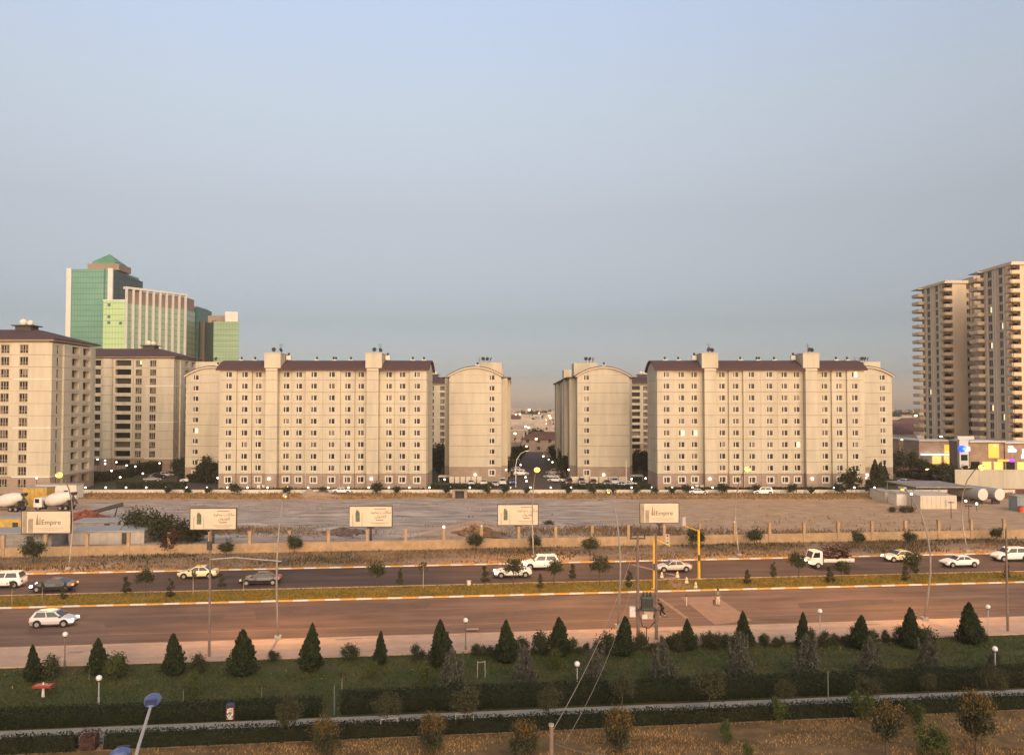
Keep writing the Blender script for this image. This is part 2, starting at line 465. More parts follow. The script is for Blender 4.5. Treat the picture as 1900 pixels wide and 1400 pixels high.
def lot_material():
    m = mat('gravel_and_soil', (0.42, 0.265, 0.15), 0.95, 0.3, 0.5, col2=(0.62, 0.405, 0.24), detail=9, stretch=(.6, 1.2, 1), bump=.3)
    t = m.node_tree
    b = t.nodes['Principled BSDF']
    a = t.nodes.new('ShaderNodeAttribute'); a.attribute_name = 'gravel'
    n2 = t.nodes.new('ShaderNodeTexNoise'); n2.inputs['Scale'].default_value = 0.30; n2.inputs['Detail'].default_value = 9; n2.inputs['Roughness'].default_value = .7
    mp = t.nodes.new('ShaderNodeMapping'); mp.inputs['Scale'].default_value = (.45, 1.6, 1)
    ge = t.nodes.new('ShaderNodeNewGeometry')
    t.links.new(ge.outputs['Position'], mp.inputs[0]); t.links.new(mp.outputs[0], n2.inputs['Vector'])
    r2 = t.nodes.new('ShaderNodeValToRGB'); e = r2.color_ramp.elements
    e[0].position, e[0].color = .34, (.20, .158, .128, 1)
    e[1].position, e[1].color = .62, (.60, .50, .41, 1)
    t.links.new(n2.outputs['Fac'], r2.inputs[0])
    mx = t.nodes.new('ShaderNodeMix'); mx.data_type = 'RGBA'
    old = b.inputs['Base Color'].links[0].from_socket
    t.links.new(a.outputs['Fac'], mx.inputs['Factor']); t.links.new(old, mx.inputs['A']); t.links.new(r2.outputs[0], mx.inputs['B'])
    a2 = t.nodes.new('ShaderNodeAttribute'); a2.attribute_name = 'dark_band'
    m3 = t.nodes.new('ShaderNodeMix'); m3.data_type = 'RGBA'
    t.links.new(a2.outputs['Fac'], m3.inputs['Factor']); t.links.new(mx.outputs['Result'], m3.inputs['A'])
    m3.inputs['B'].default_value = (.14, .105, .085, 1)
    t.links.new(m3.outputs['Result'], b.inputs['Base Color'])
    return m
me.materials.append(lot_material())
me.polygons.foreach_set('use_smooth', [True] * len(me.polygons))
struct(ob('waste_ground', me))

# the housing compound behind it
M['comp_grass'] = mat('compound_lawn', (0.05, 0.055, 0.02), 0.95, 0.3, 0.25, col2=(0.085, 0.075, 0.03), detail=6)
M['comp_road'] = mat('compound_asphalt', (0.10, 0.075, 0.065), 0.9, 0.15, 0.4, detail=6)
quad_sheet('compound_lawn', [(-160, 203.5), (112, 203.5), (112, 345), (-160, 345)], .006, M['comp_grass'])
quad_sheet('compound_road', [(-4, 204), (11, 204), (14.5, 430), (-1, 430)], .012, M['comp_road'])
quad_sheet('parking_strip', [(-20, 212), (34, 212), (34, 229.5), (-20, 229.5)], .016, M['comp_road'])
quad_sheet('left_parking', [(-101, 206), (-72, 206), (-76, 262), (-98, 262)], .012, M['comp_road'])
quad_sheet('right_street', [(106, 196), (128, 196), (150, 300), (118, 300)], .012, mat('earth_lane', (0.20, 0.10, 0.055), 0.95, 0.2, 0.4))
quad_sheet('shop_forecourt', [(112, 262), (240, 262), (240, 276), (112, 276)], .012, M['comp_road'])

# ================================================================== fence of low rendered wall with pillars
fn = thing('boundary_fence', 'sand coloured low wall with tall square pillars along the dry verge', 'fence', U(0, 0, 0))
SP = 5.45
wallm = MB().box(.18, SP - .18, -.1, .1, 0, 1.28).box(.18, SP - .18, -.13, .13, 1.285, 1.36).mesh('wall_panel', M['fence'])
pilm = MB().box(-.2, .2, -.2, .2, 0, 2.95).box(-.25, .25, -.25, .25, 2.955, 3.05).mesh('pillar', M['fence'])
capm = MB().ball((0, 0, 3.2), .16).mesh('pillar_lamp', M['globe'])
litcap = MB().ball((0, 0, 3.2), .16).mesh('pillar_lamp', M['globe_lit'])
u0, _ = toU(G(612, 1018))
for k in range(-14, 20):
    u = u0 + k * SP
    ob('wall_panel', wallm, fn, U(u, V['fence']), RA)
    pl = ob('pillar', pilm, fn, U(u, V['fence']), RA)
    if k in (3, 4, 11):
        ob('pillar_lamp', litcap if k == 3 else capm, pl)

# low white wall with globe lamps that closes the compound
bw = thing('compound_wall', 'low cream wall along the compound edge behind the waste ground', 'wall')
M['wall_white'] = mat('white_wall', (.70, .64, .52), .8, .08, 1)
wseg = MB().box(.02, 4.93, -.12, .12, 0, .75).box(0, 4.95, -.16, .16, .755, .85).mesh('wall_panel', M['wall_white'])
for k in range(-24, 24):
    ob('wall_panel', wseg, bw, (k * 4.95, 203.2, 0))
lm = (MB().tube([(0, 0, 0), (0, 0, .35)], .05, 6).mesh('post', M['dark_metal']), MB().ball((0, 0, .5), .2, 10, 6).mesh('globe', M['globe_lit']))
def wall_lamp(loc, i, label, group):
    t = thing('globe_lamp', label, 'lamp', loc, 0, group)
    ob('post', lm[0], t); ob('globe', lm[1], t)
wl_i = 0
for k in range(-5, 39):
    px = 199 + 37.4 * k
    if 1330 < px < 1540:
        continue
    X = (px - 950) / F * 203.2
    wall_lamp((X, 203.2, .855), k, f'{nth(wl_i)} small lit globe lamp from the left on the low compound wall', 'lit globe lamps along the compound wall')
    wl_i += 1
# ================================================================== buildings: panels, windows
_cache = {}
def panel_mesh(w, h, hole, depth, m, reveal=.18):
    key = ('p', round(w, 2), round(h, 2), tuple(round(q, 2) for q in hole) if hole else None, depth, m, reveal)
    if key in _cache:
        return _cache[key]
    b = MB()
    x0, x1, z0, z1 = .015, w - .015, .03, h - .03
    if not hole:
        b.box(x0, x1, 0, depth, z0, z1)
    else:
        a0, a1, c0, c1 = hole
        fr = [(x0, 0, z0), (x1, 0, z0), (x1, 0, z1), (x0, 0, z1), (a0, 0, c0), (a1, 0, c0), (a1, 0, c1), (a0, 0, c1)]
        bk = [(a0, reveal, c0), (a1, reveal, c0), (a1, reveal, c1), (a0, reveal, c1)]
        br = [(x0, depth, z0), (x1, depth, z0), (x1, depth, z1), (x0, depth, z1)]
        b.add(fr + bk + br, [(0, 1, 5, 4), (1, 2, 6, 5), (2, 3, 7, 6), (3, 0, 4, 7),
                             (4, 5, 9, 8), (5, 6, 10, 9), (6, 7, 11, 10), (7, 4, 8, 11),
                             (1, 0, 12, 13), (2, 1, 13, 14), (3, 2, 14, 15), (0, 3, 15, 12)])
    _cache[key] = b.mesh('wall_panel', M[m])
    return _cache[key]
def window_set(kind):
    """frame mesh and pane meshes; window centred on x=0, z=0, front near y=0"""
    if kind in _cache:
        return _cache[kind]
    w, h, cols, rows, sur = {'two': (1.5, 1.4, (.38, .62), (1,), 0), 'base': (1.5, 1.4, (.38, .62), (1,), .22), 'three': (1.9, 1.95, (.33, .34, .33), (.3, .7), .06),
                             'slim': (.8, 1.9, (1,), (.3, .7), .05), 'tower': (2.4, 2.1, (.5, .5), (1,), .05), 'small': (1.2, 1.5, (.5, .5), (1,), .05)}[kind]
    f = .085
    fb = MB(); panes = []
    x = -w / 2
    fb.box(-w / 2, w / 2, .06, .17, -h / 2, -h / 2 + f).box(-w / 2, w / 2, .06, .17, h / 2 - f, h / 2)
    fb.box(-w / 2, -w / 2 + f, .06, .17, -h / 2 + f, h / 2 - f).box(w / 2 - f, w / 2, .06, .17, -h / 2 + f, h / 2 - f)
    fb.box(-w / 2 - .08, w / 2 + .08, -.07, .055, -h / 2 - .1, -h / 2 + .01)           # sill
    if sur:
        s = sur
        fb.box(-w / 2 - s, w / 2 + s, -.05, -.004, h / 2, h / 2 + s).box(-w / 2 - s, -w / 2, -.05, -.004, -h / 2 + .011, h / 2).box(w / 2, w / 2 + s, -.05, -.004, -h / 2 + .011, h / 2)
        if s > .1:
            fb.box(-w / 2 - s, w / 2 + s, -.05, -.004, -h / 2 - s, -h / 2 - .101)
    xs = [-w / 2 + f]
    for c in cols[:-1]:
        xs.append(xs[-1] + (w - 2 * f) * c)
    zs = [-h / 2 + f]
    for c in rows[:-1]:
        zs.append(zs[-1] + (h - 2 * f) * c)
    xe, ze = xs[1:] + [w / 2 - f], zs[1:] + [h / 2 - f]
    for xq in xs[1:]:
        fb.box(xq - .085, xq + .085, .065, .165, -h / 2 + f, h / 2 - f)
    for zq in zs[1:]:
        fb.box(-w / 2 + f, w / 2 - f, .068, .162, zq - .05, zq + .05)
    for a, b_ in zip(xs, xe):
        for c, d in zip(zs, ze):
            panes.append(MB().box(a + .005, b_ - .005, .11, .13, c + .005, d - .005).mesh('pane', M['pane']))
    _cache[kind] = (fb.mesh('window', M['white'] if kind in ('two', 'base') else M['frame_tan']), panes, w, h)
    return _cache[kind]
_lit = {}
def add_window(par, x, y, z, rz, kind, lit=False):
    fm, pm, w, h = window_set(kind)
    o = ob('window', fm, par, (x, y, z), rz)
    for k, p in enumerate(pm):
        if lit and k == len(pm) - 1:
            if p.name not in _lit:
                q = p.copy(); q.materials.clear(); q.materials.append(M['pane_lit']); _lit[p.name] = q
            p = _lit[p.name]
        ob('pane', p, o)
    return o
def arch(w, e, rise, n=14, over=0.0):
    pts = []
    for k in range(n + 1):
        t = -1 - over + (2 + 2 * over) * k / n
        pts.append((w / 2 + t * w / 2, e + rise * (1 - t * t)))
    return pts
def vent(par, x, y, z, pots=1):
    v = MB().box(-.55, .55, -.45, .45, -.6, .42).box(-.62, .62, -.52, .52, .425, .5).obj('chimney', M['white'], par, (x, y, z))
    for k in range(pots):
        MB().tube([(0, 0, 0), (0, 0, .35)], .2, 8).ball((0, 0, .5), .3, 8, 5, .7).obj('chimney_pot', M['black'], v, ((k - (pots - 1) / 2) * .6, 0, .5))
def dish(par, x, y, z, rz=0):
    MB().tube([(0, 0, 0), (0, 0, .9)], .05, 6).tube([(0, -.15, .9), (0, -.02, .95), (0, .05, 1.0)], [.55, .35, .05], 10).obj('satellite_dish', M['dark_metal'], par, (x, y, z), rz)
def antenna(par, x, y, z, h=2.5):
    MB().tube([(0, 0, 0), (0, 0, h)], .045, 5).tube([(-.6, 0, h - .3), (.6, 0, h - .3)], .03, 4).tube([(-.4, 0, h - .8), (.4, 0, h - .8)], .03, 4).obj('antenna', M['dark_metal'], par, (x, y, z))

Z0, SH, NS = 1.15, 2.86, 10              # first storey line, storey height, storeys
EAVE, RISE = 29.78, 2.15
def storey(k):
    return (0, Z0 + SH) if k == 0 else (Z0 + SH * k, SH)
def bay_column(par, x0, x1, y, win, kind, rz=0, n=NS, org=None, litrows=(), depth=1.6):
    """one bay of wall panels, bottom to top, each with its window"""
    for k in range(n):
        z, h = storey(k)
        wz = (Z0 + SH * k + 1.4) - z
        fm = window_set(kind)
        hole = None
        if win is not None:
            a = win - x0
            hole = (a - fm[2] / 2, a + fm[2] / 2, wz - fm[3] / 2, wz + fm[3] / 2)
        me = panel_mesh(x1 - x0, h, hole, depth, 'stone' if k == 0 else 'cream')
        o, ax = org if org else (Vector((0, 0, 0)), Vector((1, 0, 0)))
        q = o + ax * x0
        ob('wall_panel', me, par, (q.x, q.y + (0 if org else y), z), rz)
        if win is not None:
            q = o + ax * win
            kk = 'base' if (k == 0 and kind == 'two') else kind
            add_window(par, q.x, q.y + (0 if org else y), z + wz, rz, kk, k in litrows)

BAYS = [(0, 4.2, 0, 2.35), (4.2, 7.8, .5, 6.08), (7.8, 11.5, 1.0, 9.35), (11.5, 14.4, -.7, None), (14.4, 17.7, 1.0, 16.2), (17.7, 21.2, .5, 19.45), (21.2, 25.4, 0, 23.2),
        (25.4, 29.6, 0, 27.6), (29.6, 33.1, .5, 31.4), (33.1, 36.2, 1.0, 34.6), (36.2, 39.1, -.7, None), (39.1, 43.0, 1.0, 41.45), (43.0, 46.6, .5, 44.85), (46.6, 50.8, 0, 48.5)]
def slab_front(x, y, label, lit):
    """long apartment slab seen from the front; local x along the facade, y into depth"""
    t = thing('apartment_block', label, 'building', (x, y, 0), 0, 'ten storey cream apartment blocks')
    L, W = 50.8, 14.2
    MB().along([(1.5, 0)] + [(p[0], p[1]) for p in arch(W, EAVE - .1, RISE - .1) if p[0] > 1.5] + [(W, 0)], .12, L - .12, 'x').obj('wall', M['joint'], t)
    for i, (a, b, off, win) in enumerate(BAYS):
        bay_column(t, a, b, off, win, 'two', litrows=lit.get(i, ()))
    for side, xx in ((0, 0), (1, L)):            # gable ends, storey by storey
        for k in range(NS):
            z, h = storey(k)
            MB().box(xx - .1 + .0, xx + .1, 1.62, W, z + .03, z + h - .03).obj('wall_panel', M['stone' if k == 0 else 'cream'], t)
        MB().along([(0.02, EAVE)] + arch(W, EAVE, RISE - .15) + [(W - .02, EAVE)], xx - .1, xx + .1, 'x').obj('gable_wall', M['cream'], t)
    top = arch(W, EAVE + .15, RISE, 18, .085)
    bot = [(p[0], p[1] - .3) for p in reversed(top)]
    MB().along(top + bot, -.75, L + .75, 'x').obj('roof', M['roof'], t, smooth=False)
    g = MB()
    for a, b, off, win in BAYS:
        g.box(a, b, off - .28, off + .25, EAVE - .52, EAVE - .36)
    g.obj('gutter', M['trim'], t)
    for a in (10.6, 35.4):
        p = MB().box(a + .4, a + 4.4, -.2, 7, EAVE + .1, 33.4).box(a + .3, a + 4.5, -.3, 7.1, 33.405, 33.6).obj('stair_penthouse', M['cream'], t)
        vent(t, a + (5.2 if x < 0 else -.5), 4.5, 32.7)
        dish(t, a + 2.3, 1.2, 33.6, .4); dish(t, a + 3.7, 3.0, 33.6, -.5); antenna(t, a + 3.2, 4.5, 33.6, 2.6)
    for vx, n in ((3.2, 1), (6.6, 1), (22.3, 1), (26.8, 2), (30.9, 1), (46.6, 1), (49.4, 1)):
        vent(t, vx, 7.0, EAVE + RISE - .1, n)
    # downpipes between the bays, wall lamps on the stair towers
    for a in (21.2, 29.6):
        MB().tube([(a, -.06, .2), (a, -.06, EAVE - .2)], .06, 6).obj('downpipe', M['trim'], t)
    for a in (12.6, 37.5):
        MB().ball((a, -1.0, 2.9), .3, 10, 6).box(a - .06, a + .06, -.9, -.7, 2.85, 2.95).obj('wall_lamp', M['globe_lit'], t)
    for a in (9.3, 10.6):
        MB().box(a, a + .8, .35, .95, .3, 1.3).obj('meter_box', M['white'], t)
    return t
xA = (407 - 950) / F * 210; xB = (1219 - 950) / F * 210
slab_front(xA, 210, 'long cream apartment block with brown barrel roof left of the central street', {0: (), 9: ()})
slab_front(xB, 210, 'long cream apartment block with brown barrel roof behind the lit yellow street lamp', {1: (4,), 2: (4,), 9: (3,), 13: (9,)})

def slab_gable(x, y, label, frac, L, lit=(), flip=False):
    """the same slab seen end-on: arched gable towards the camera, local x across"""
    W = 14.2
    E2 = 28.95
    t = thing('apartment_block', label, 'building', (x, y, 0), 0, 'ten storey cream apartment blocks')
    prof = [(.1, 0)] + [(max(.1, min(W - .1, p[0])), p[1]) for p in arch(W, E2, RISE + .1)] + [(W - .1, 0)]
    MB().along(prof, 1.4, L, 'y').obj('wall', M['cream'], t)
    fm = window_set('two')
    win = W * frac
    for k in range(NS):
        z, h = storey(k)
        if k == NS - 1:
            h = E2 - z
        wz = Z0 + SH * k + 1.4 - z - .05
        me = panel_mesh(W, h, (win - .75, win + .75, wz - .7, wz + .7), 1.5, 'stone' if k == 0 else 'cream')
        ob('wall_panel', me, t, (0, 0, z))
        add_window(t, win, 0, z + wz, 0, 'base' if k == 0 else 'two', k in lit)
    MB().along([(0.02, E2)] + arch(W, E2, RISE) + [(W - .02, E2)], 0.005, 1.5, 'y').obj('gable_wall', M['cream'], t)
    top = arch(W, E2 + .25, RISE + .1, 18, .09)
    MB().along(top + [(p[0], p[1] - .28) for p in reversed(top)], -.6, L + .6, 'y').obj('roof', M['roof'], t)
    tr = arch(W, E2 + .02, RISE + .08, 18, .07)
    MB().along(tr + [(p[0], p[1] - .3) for p in reversed(tr)], -.62, -.3, 'y').obj('verge_trim', M['trim'], t)
    # stepped bays along the flanks
    for sx in (-1, 1):
        for i, (a, b, off, w_) in enumerate(BAYS):
            a, b = a * L / 50.8, b * L / 50.8
            if i == 0:
                continue
            o = 1.9 - max(off, 0) * .5 if w_ else 2.4
            xs = (-o, .1) if sx < 0 else (W - .1, W + o)
            for z0, z1, m in ((0.0, 4.0, 'stone'), (4.01, E2 - .6, 'cream')):
                MB().box(xs[0], xs[1], a + .02, b - .02, z0, z1).obj('side_bay', M[m], t)
            if i in (2, 6, 10):
                MB().tube([(xs[0] - .07 if sx < 0 else xs[1] + .07, a + .1, .2), (xs[0] - .07 if sx < 0 else xs[1] + .07, a + .1, E2 - 1)], .09, 6).obj('downpipe', M['white'], t)
        MB().box(-2.6 if sx < 0 else W, 0 if sx < 0 else W + 2.6, 6.2, L, E2 - .58, E2 - .3).obj('eave', M['roof'], t)
    for a in (11, 40):
        a = a * L / 50.8
        q = (7.5, 14.2) if frac > .5 else (0, 6.7)
        MB().box(q[0], q[1], a - 6, a + 3, E2 + .3, 32.9).obj('stair_penthouse', M['cream'], t)
    vent(t, 7.6, 3.0, 31.4, 1); vent(t, 7.0, 26, 31.4, 2)
    for k in range(3):
        dish(t, 9 + k if frac > .5 else 3 + k, 7 + k * .6, 32.9, k * .7); antenna(t, 10.5 - k * 1.3 if frac > .5 else 5.2 - k, 9, 32.9, 1.4)
    MB().ball((W * (.5 if frac > .5 else .5), -.3, 2.0), .3, 10, 6).box(W * .5 - .06, W * .5 + .06, -.3, 0, 1.95, 2.05).obj('wall_lamp', M['globe_lit'], t)
    return t
slab_gable((833.5 - 950) / F * 233, 233, 'cream apartment block end-on, arched gable, left side of the central street', .82, 76)
slab_gable((1071 - 950) / F * 233, 233, 'cream apartment block end-on, arched gable, right side of the central street', .18, 84)
slab_gable((345 - 950) / F * 232, 232, 'cream end-on apartment block half hidden behind the left long block', .19, 60, (4,))
slab_gable((1655 - 950) / F * 232 - 14.2, 232, 'cream end-on apartment block half hidden behind the right long block', .82, 60)

# twelve storey point blocks with hipped roofs, corner balconies
def hip(b, x0, x1, y0, y1, z0, z1):
    q = min(x1 - x0, y1 - y0) * .42
    b.frus((x0, x1, y0, y1), z0, (x0 + q, x1 - q, y0 + q, y1 - q), z1)
    b.box(x0, x1, y0, y1, z0 - .25, z0 - .002)
def point_block(x, y, n, label, lit=(), detail=True):
    """origin at the front right corner: local x runs left (negative), y back"""
    t = thing('apartment_tower', label, 'building', (x, y, 0), 0, 'hipped roof apartment towers')
    Wd, Dp = 44.0, 21.0
    top = Z0 + SH * n + .6
    MB().box(-Wd + 1.5, -1.5, 1.5, Dp - .1, 0, top - .2).obj('wall', M['cream'], t)
    def col(x0, x1, y_, win, kind, hole=None):
        for k in range(n):
            z, h = storey(k)
            wz = Z0 + SH * k + 1.4 - z
            m = 'stone' if k == 0 else 'cream'
            if hole:
                me = panel_mesh(x1 - x0, h, (hole[0] - x0, hole[1] - x0, wz - .75, wz + 1.05), 1.6 + (0 - y_), m, 1.3)
                ob('wall_panel', me, t, (x0, y_, z))
                bx = MB().box(hole[0] + .15, hole[1] - .15, 1.25 + y_ * 0, 1.4, -.9, 1.0).mesh('balcony_door', M['pane']) if ('bd', x0) not in _cache else _cache[('bd', x0)]
                _cache[('bd', x0)] = bx
                ob('balcony_door', bx, t, (0, 0, z + wz))
            else:
                fm = window_set(kind)
                a = win - x0
                me = panel_mesh(x1 - x0, h, (a - fm[2] / 2, a + fm[2] / 2, wz - fm[3] / 2, wz + fm[3] / 2), 1.6 - y_, m)
                ob('wall_panel', me, t, (x0, y_, z))
                add_window(t, win, y_, z + wz, 0, kind, (k, x0) in lit)
    col(-9.0, 0, 0, -6.6, 'three')
    col(-13.0, -9.0, .45, -11.3, 'three')
    col(-19.4, -13.0, .2, 0, None, (-18.6, -13.6))
    col(-26.0, -22.6, .2, 0, None, (-25.4, -23.2))
    col(-30.0, -26.0, .45, -28, 'three')
    col(-44.0, -30.0, 0, -34, 'three')
    for k in range(n):                                            # rounded bay
        z, h = storey(k)
        if ('rb', h) not in _cache:
            pts = [(-19.4, 1.4)] + [(-21 + 1.75 * math.cos(a), -.1 - 1.3 * math.sin(a)) for a in np.linspace(0, math.pi, 10)] + [(-22.6, 1.4)]
            _cache[('rb', h)] = (MB().prism(pts, .04, h - .04).mesh('round_bay', M['cream']), MB().prism(pts, .04, h - .04).mesh('round_bay', M['stone']))
        ob('round_bay', _cache[('rb', h)][1 if k == 0 else 0], t, (0, 0, z), 0)
    # right flank: slim windows, then two columns of recessed balconies
    def flank(y0_, y1_, win, kind, hole=None, out=0):
        for k in range(n):
            z, h = storey(k)
            wz = Z0 + SH * k + 1.4 - z
            m = 'stone' if k == 0 else 'cream'
            if hole:
                me = panel_mesh(y1_ - y0_, h, (hole[0] - y0_, hole[1] - y0_, wz - .7, wz + 1.05), 1.6, m, 1.3)
                ob('wall_panel', me, t, (out, y0_, z), R(90))
                if ('fd', y0_) not in _cache:
                    _cache[('fd', y0_)] = MB().box(-1.46, -1.38, hole[0] + .3, hole[1] - 1.0, -1.0, .95).mesh('balcony_door', M['pane'])
                ob('balcony_door', _cache[('fd', y0_)], t, (out * 0, 0, z + wz))
            elif win is None:
                ob('wall_panel', panel_mesh(y1_ - y0_, h, None, 1.6, m), t, (out, y0_, z), R(90))
            else:
                fm = window_set(kind)
                a = win - y0_
                me = panel_mesh(y1_ - y0_, h, (a - fm[2] / 2, a + fm[2] / 2, wz - fm[3] / 2, wz + fm[3] / 2), 1.6, m)
                ob('wall_panel', me, t, (out, y0_, z), R(90))
                add_window(t, out, win, z + wz, R(90), kind)
    flank(.02, 4.6, 2.4, 'slim')
    flank(4.6, 7.4, None, None, None, .5)
    flank(7.4, 12.4, 0, None, (8.2, 11.7), .5)
    flank(12.4, 18.4, 0, None, (13.6, 17.3), .5)
    flank(18.4, 21.0, None, None, None, 0)
    for kk in (0, 4, 8):                                         # pale string courses
        z = Z0 + SH * (kk + 1)
        if kk < n:
            MB().box(-9.02, .06, -.1, .02, z - .14, z + .14).box(-.02, .1, -.1, 4.6, z - .14, z + .14).obj('string_course', M['white'], t)
    MB().box(-Wd - .3, .4, -.4, Dp + .3, top - .19, top + .1).obj('cornice', M['trim'], t)
    b = MB(); hip(b, -Wd - .9, 1.0, -1.0, Dp + .9, top + .36, top + 3.2); b.obj('roof', M['roof'], t)
    q = MB().box(-13.2, -9.4, 7.5, 11, top + 2.4, top + 4.0).box(-13.9, -8.7, 7, 11.6, top + 4.005, top + 4.25).obj('roof_plant', M['dark_metal'], t)
    MB().ball((-12, 9, top + 5.0), .9, 10, 6).ball((-10.4, 9.2, top + 4.9), .75, 10, 6).obj('water_tank', M['white'], t)
    return t
point_block(-108, 201, 12, 'cream apartment tower cut by the left photo edge, brown hipped roof')
point_block(-107, 271, 12, 'cream apartment tower with rounded bay, second behind the left edge tower', {(11, -13.0)})
point_block(-24, 377, 10, 'distant apartment block seen in the gap left of the end-on blocks')
point_block(70, 377, 10, 'distant apartment block seen in the gap right of the end-on blocks')

# twenty-two storey towers on the right
def high_tower(x, y, label, lit):
    t = thing('high_rise_tower', label, 'building', (x, y, 0), 0, 'balconied high rise towers')
    FH, N, Wd, Dp = 3.0, 22, 46.0, 22.0
    top = FH * N + .3
    MB().box(1.9, Wd, 1.9, Dp - .05, 0, top - .2).box(2.7, 7.9, 0, 1.95, 0, top - .2).box(7.9, 10.6, 1.2, 1.95, 0, top - .2).box(10.6, 16, -.4, 1.95, 0, top - .2).obj('wall', M['cream2'], t)
    parap = MB().box(-.35, .0, 0, 3.0, .02, 1.15).box(0, 2.68, -.35, 0, .02, 1.15).box(0, 2.68, 0, 3.0, -.2, .015).mesh('balcony', M['cream2'])
    bparap = MB().box(-2.1, -1.85, 16.6, 22, .02, 1.1).box(-1.85, 1.88, 16.4, 16.6, .02, 1.1).box(-1.85, 1.88, 16.6, 22, -.2, .015).box(-2.1, 1.88, 22, 22.2, .02, 1.1).mesh('balcony', M['cream2'])
    bdoor = MB().box(1.84, 1.895, 17.3, 21.0, .05, 2.2).mesh('balcony_door', M['pane'])
    fdoor = MB().box(.3, 2.3, 1.84, 1.895, .05, 2.2).mesh('balcony_door', M['pane'])
    sdoor = MB().box(1.84, 1.895, .3, 2.4, .05, 2.2).mesh('balcony_door', M['pane'])
    fm = window_set('tower')
    for k in range(N):
        z = FH * k + .3
        ob('balcony', parap, t, (0, 0, z)); ob('balcony', bparap, t, (0, 0, z))
        ob('balcony_door', bdoor, t, (0, 0, z)); ob('balcony_door', fdoor, t, (0, 0, z)); ob('balcony_door', sdoor, t, (0, 0, z))
        # left flank panels: local panel x runs towards the camera
        for (ya, yb, wy) in ((16.38, 9.4, 12.7), (9.4, 3.02, 6.1)):
            w = ya - yb
            a = ya - wy
            ob('wall_panel', panel_mesh(w, FH, (a - 1.2, a + 1.2, .55, 2.65), 1.8, 'cream2'), t, (0, ya, z), R(-90))
            add_window(t, 0, wy, z + 1.6, R(-90), 'tower', (k, wy) in lit)
        add_window(t, 9.2, 1.05, z + 1.6, 0, 'small')
        MB_slab = _cache.setdefault('slabline', MB().box(2.68, 16.05, -.06, -.005, -.06, .06).mesh('string_course', M['trim']))
    for k in (3, 9, 15, 19):
        ob('string_course', MB_slab, t, (0, 0, FH * k + .3))
    MB().box(-.5, Wd, -.6, Dp + .2, top - .15, top + .15).box(-2.2, 2, 16.4, Dp + .3, top - .14, top + .14).obj('cornice', M['trim'], t)
    MB().box(.2, Wd, .2, .5, top + .155, top + 1.0).box(.2, .5, .5, Dp, top + .155, top + 1.0).obj('parapet', M['cream2'], t)
    MB().box(14, 24, 6, 15, top, top + 3).box(13.6, 24.4, 5.6, 15.4, top + 3.005, top + 3.3).obj('roof_plant', M['cream2'], t)
    for a in (4.6, 9.4, 10.9, 14.5):                             # vertical ribs on the flank
        MB().box(-.14, -.005, a, a + .35, 0, top - .16).obj('rib', M['trim'], t)
    return t
high_tower(161.3, 318, 'brown balconied high rise tower standing behind, left of the pair', {(8, 12.7)})
high_tower(161.6, 276, 'brown balconied high rise tower cut by the right photo edge', {(17, 12.7), (13, 12.7), (15, 6.1), (5, 6.1), (6, 12.7)})
# ================================================================== green glass office towers far behind on the left
def glass(name, c1, c2, sx=1.9, sz=3.6, rough=.25):
    m = mat(name, c1, rough, 0.2, 0.05, col2=c2, spec=0.6)
    t = m.node_tree
    b = t.nodes['Principled BSDF']
    old = b.inputs['Base Color'].links[0].from_socket
    ge = t.nodes.new('ShaderNodeNewGeometry')
    sp = t.nodes.new('ShaderNodeSeparateXYZ'); t.links.new(ge.outputs['Position'], sp.inputs[0])
    fac = None
    for ax, s, wdt in (('X', sx, .10), ('Z', sz, .13)):
        d = t.nodes.new('ShaderNodeMath'); d.operation = 'DIVIDE'; d.inputs[1].default_value = s; t.links.new(sp.outputs[ax], d.inputs[0])
        f = t.nodes.new('ShaderNodeMath'); f.operation = 'FRACT'; t.links.new(d.outputs[0], f.inputs[0])
        l = t.nodes.new('ShaderNodeMath'); l.operation = 'LESS_THAN'; l.inputs[1].default_value = wdt; t.links.new(f.outputs[0], l.inputs[0])
        if fac is None:
            fac = l.outputs[0]
        else:
            mxx = t.nodes.new('ShaderNodeMath'); mxx.operation = 'MAXIMUM'; t.links.new(fac, mxx.inputs[0]); t.links.new(l.outputs[0], mxx.inputs[1]); fac = mxx.outputs[0]
    mx = t.nodes.new('ShaderNodeMix'); mx.data_type = 'RGBA'
    t.links.new(fac, mx.inputs['Factor']); t.links.new(old, mx.inputs['A'])
    mx.inputs['B'].default_value = (*[c * .68 for c in c1], 1)
    t.links.new(mx.outputs['Result'], b.inputs['Base Color'])
    return m
M['g_teal'] = glass('teal_glass', (0.09, 0.26, 0.19), (0.14, 0.32, 0.24))
M['g_light'] = glass('light_green_glass', (0.36, 0.54, 0.26), (0.42, 0.60, 0.30))
M['g_mid'] = glass('mid_green_glass', (0.26, 0.37, 0.26), (0.32, 0.43, 0.31))
M['g_dark'] = glass('dark_teal_glass', (0.03, 0.13, 0.10), (0.05, 0.16, 0.12))
M['g_olive'] = glass('olive_green_glass', (0.17, 0.30, 0.16), (0.22, 0.36, 0.20))
M['g_steel'] = glass('steel_blue_glass', (0.03, 0.06, 0.065), (0.05, 0.085, 0.09))
M['clad'] = mat('pale_cladding', (0.62, 0.62, 0.58), .7, .05, .2)
M['clad_dark'] = mat('brown_cladding', (0.28, 0.21, 0.17), .7, .1, .2)
M['cop_green'] = mat('green_roof', (0.10, 0.27, 0.17), .5, .1, .3)
def Xd(px, Y):
    return (px - 950) / F * Y
def Zd(py, Y):
    return CAM_H + (HOR - py) * Y / F
def office(name, label):
    return thing(name, label, 'office tower', (0, 0, 0))
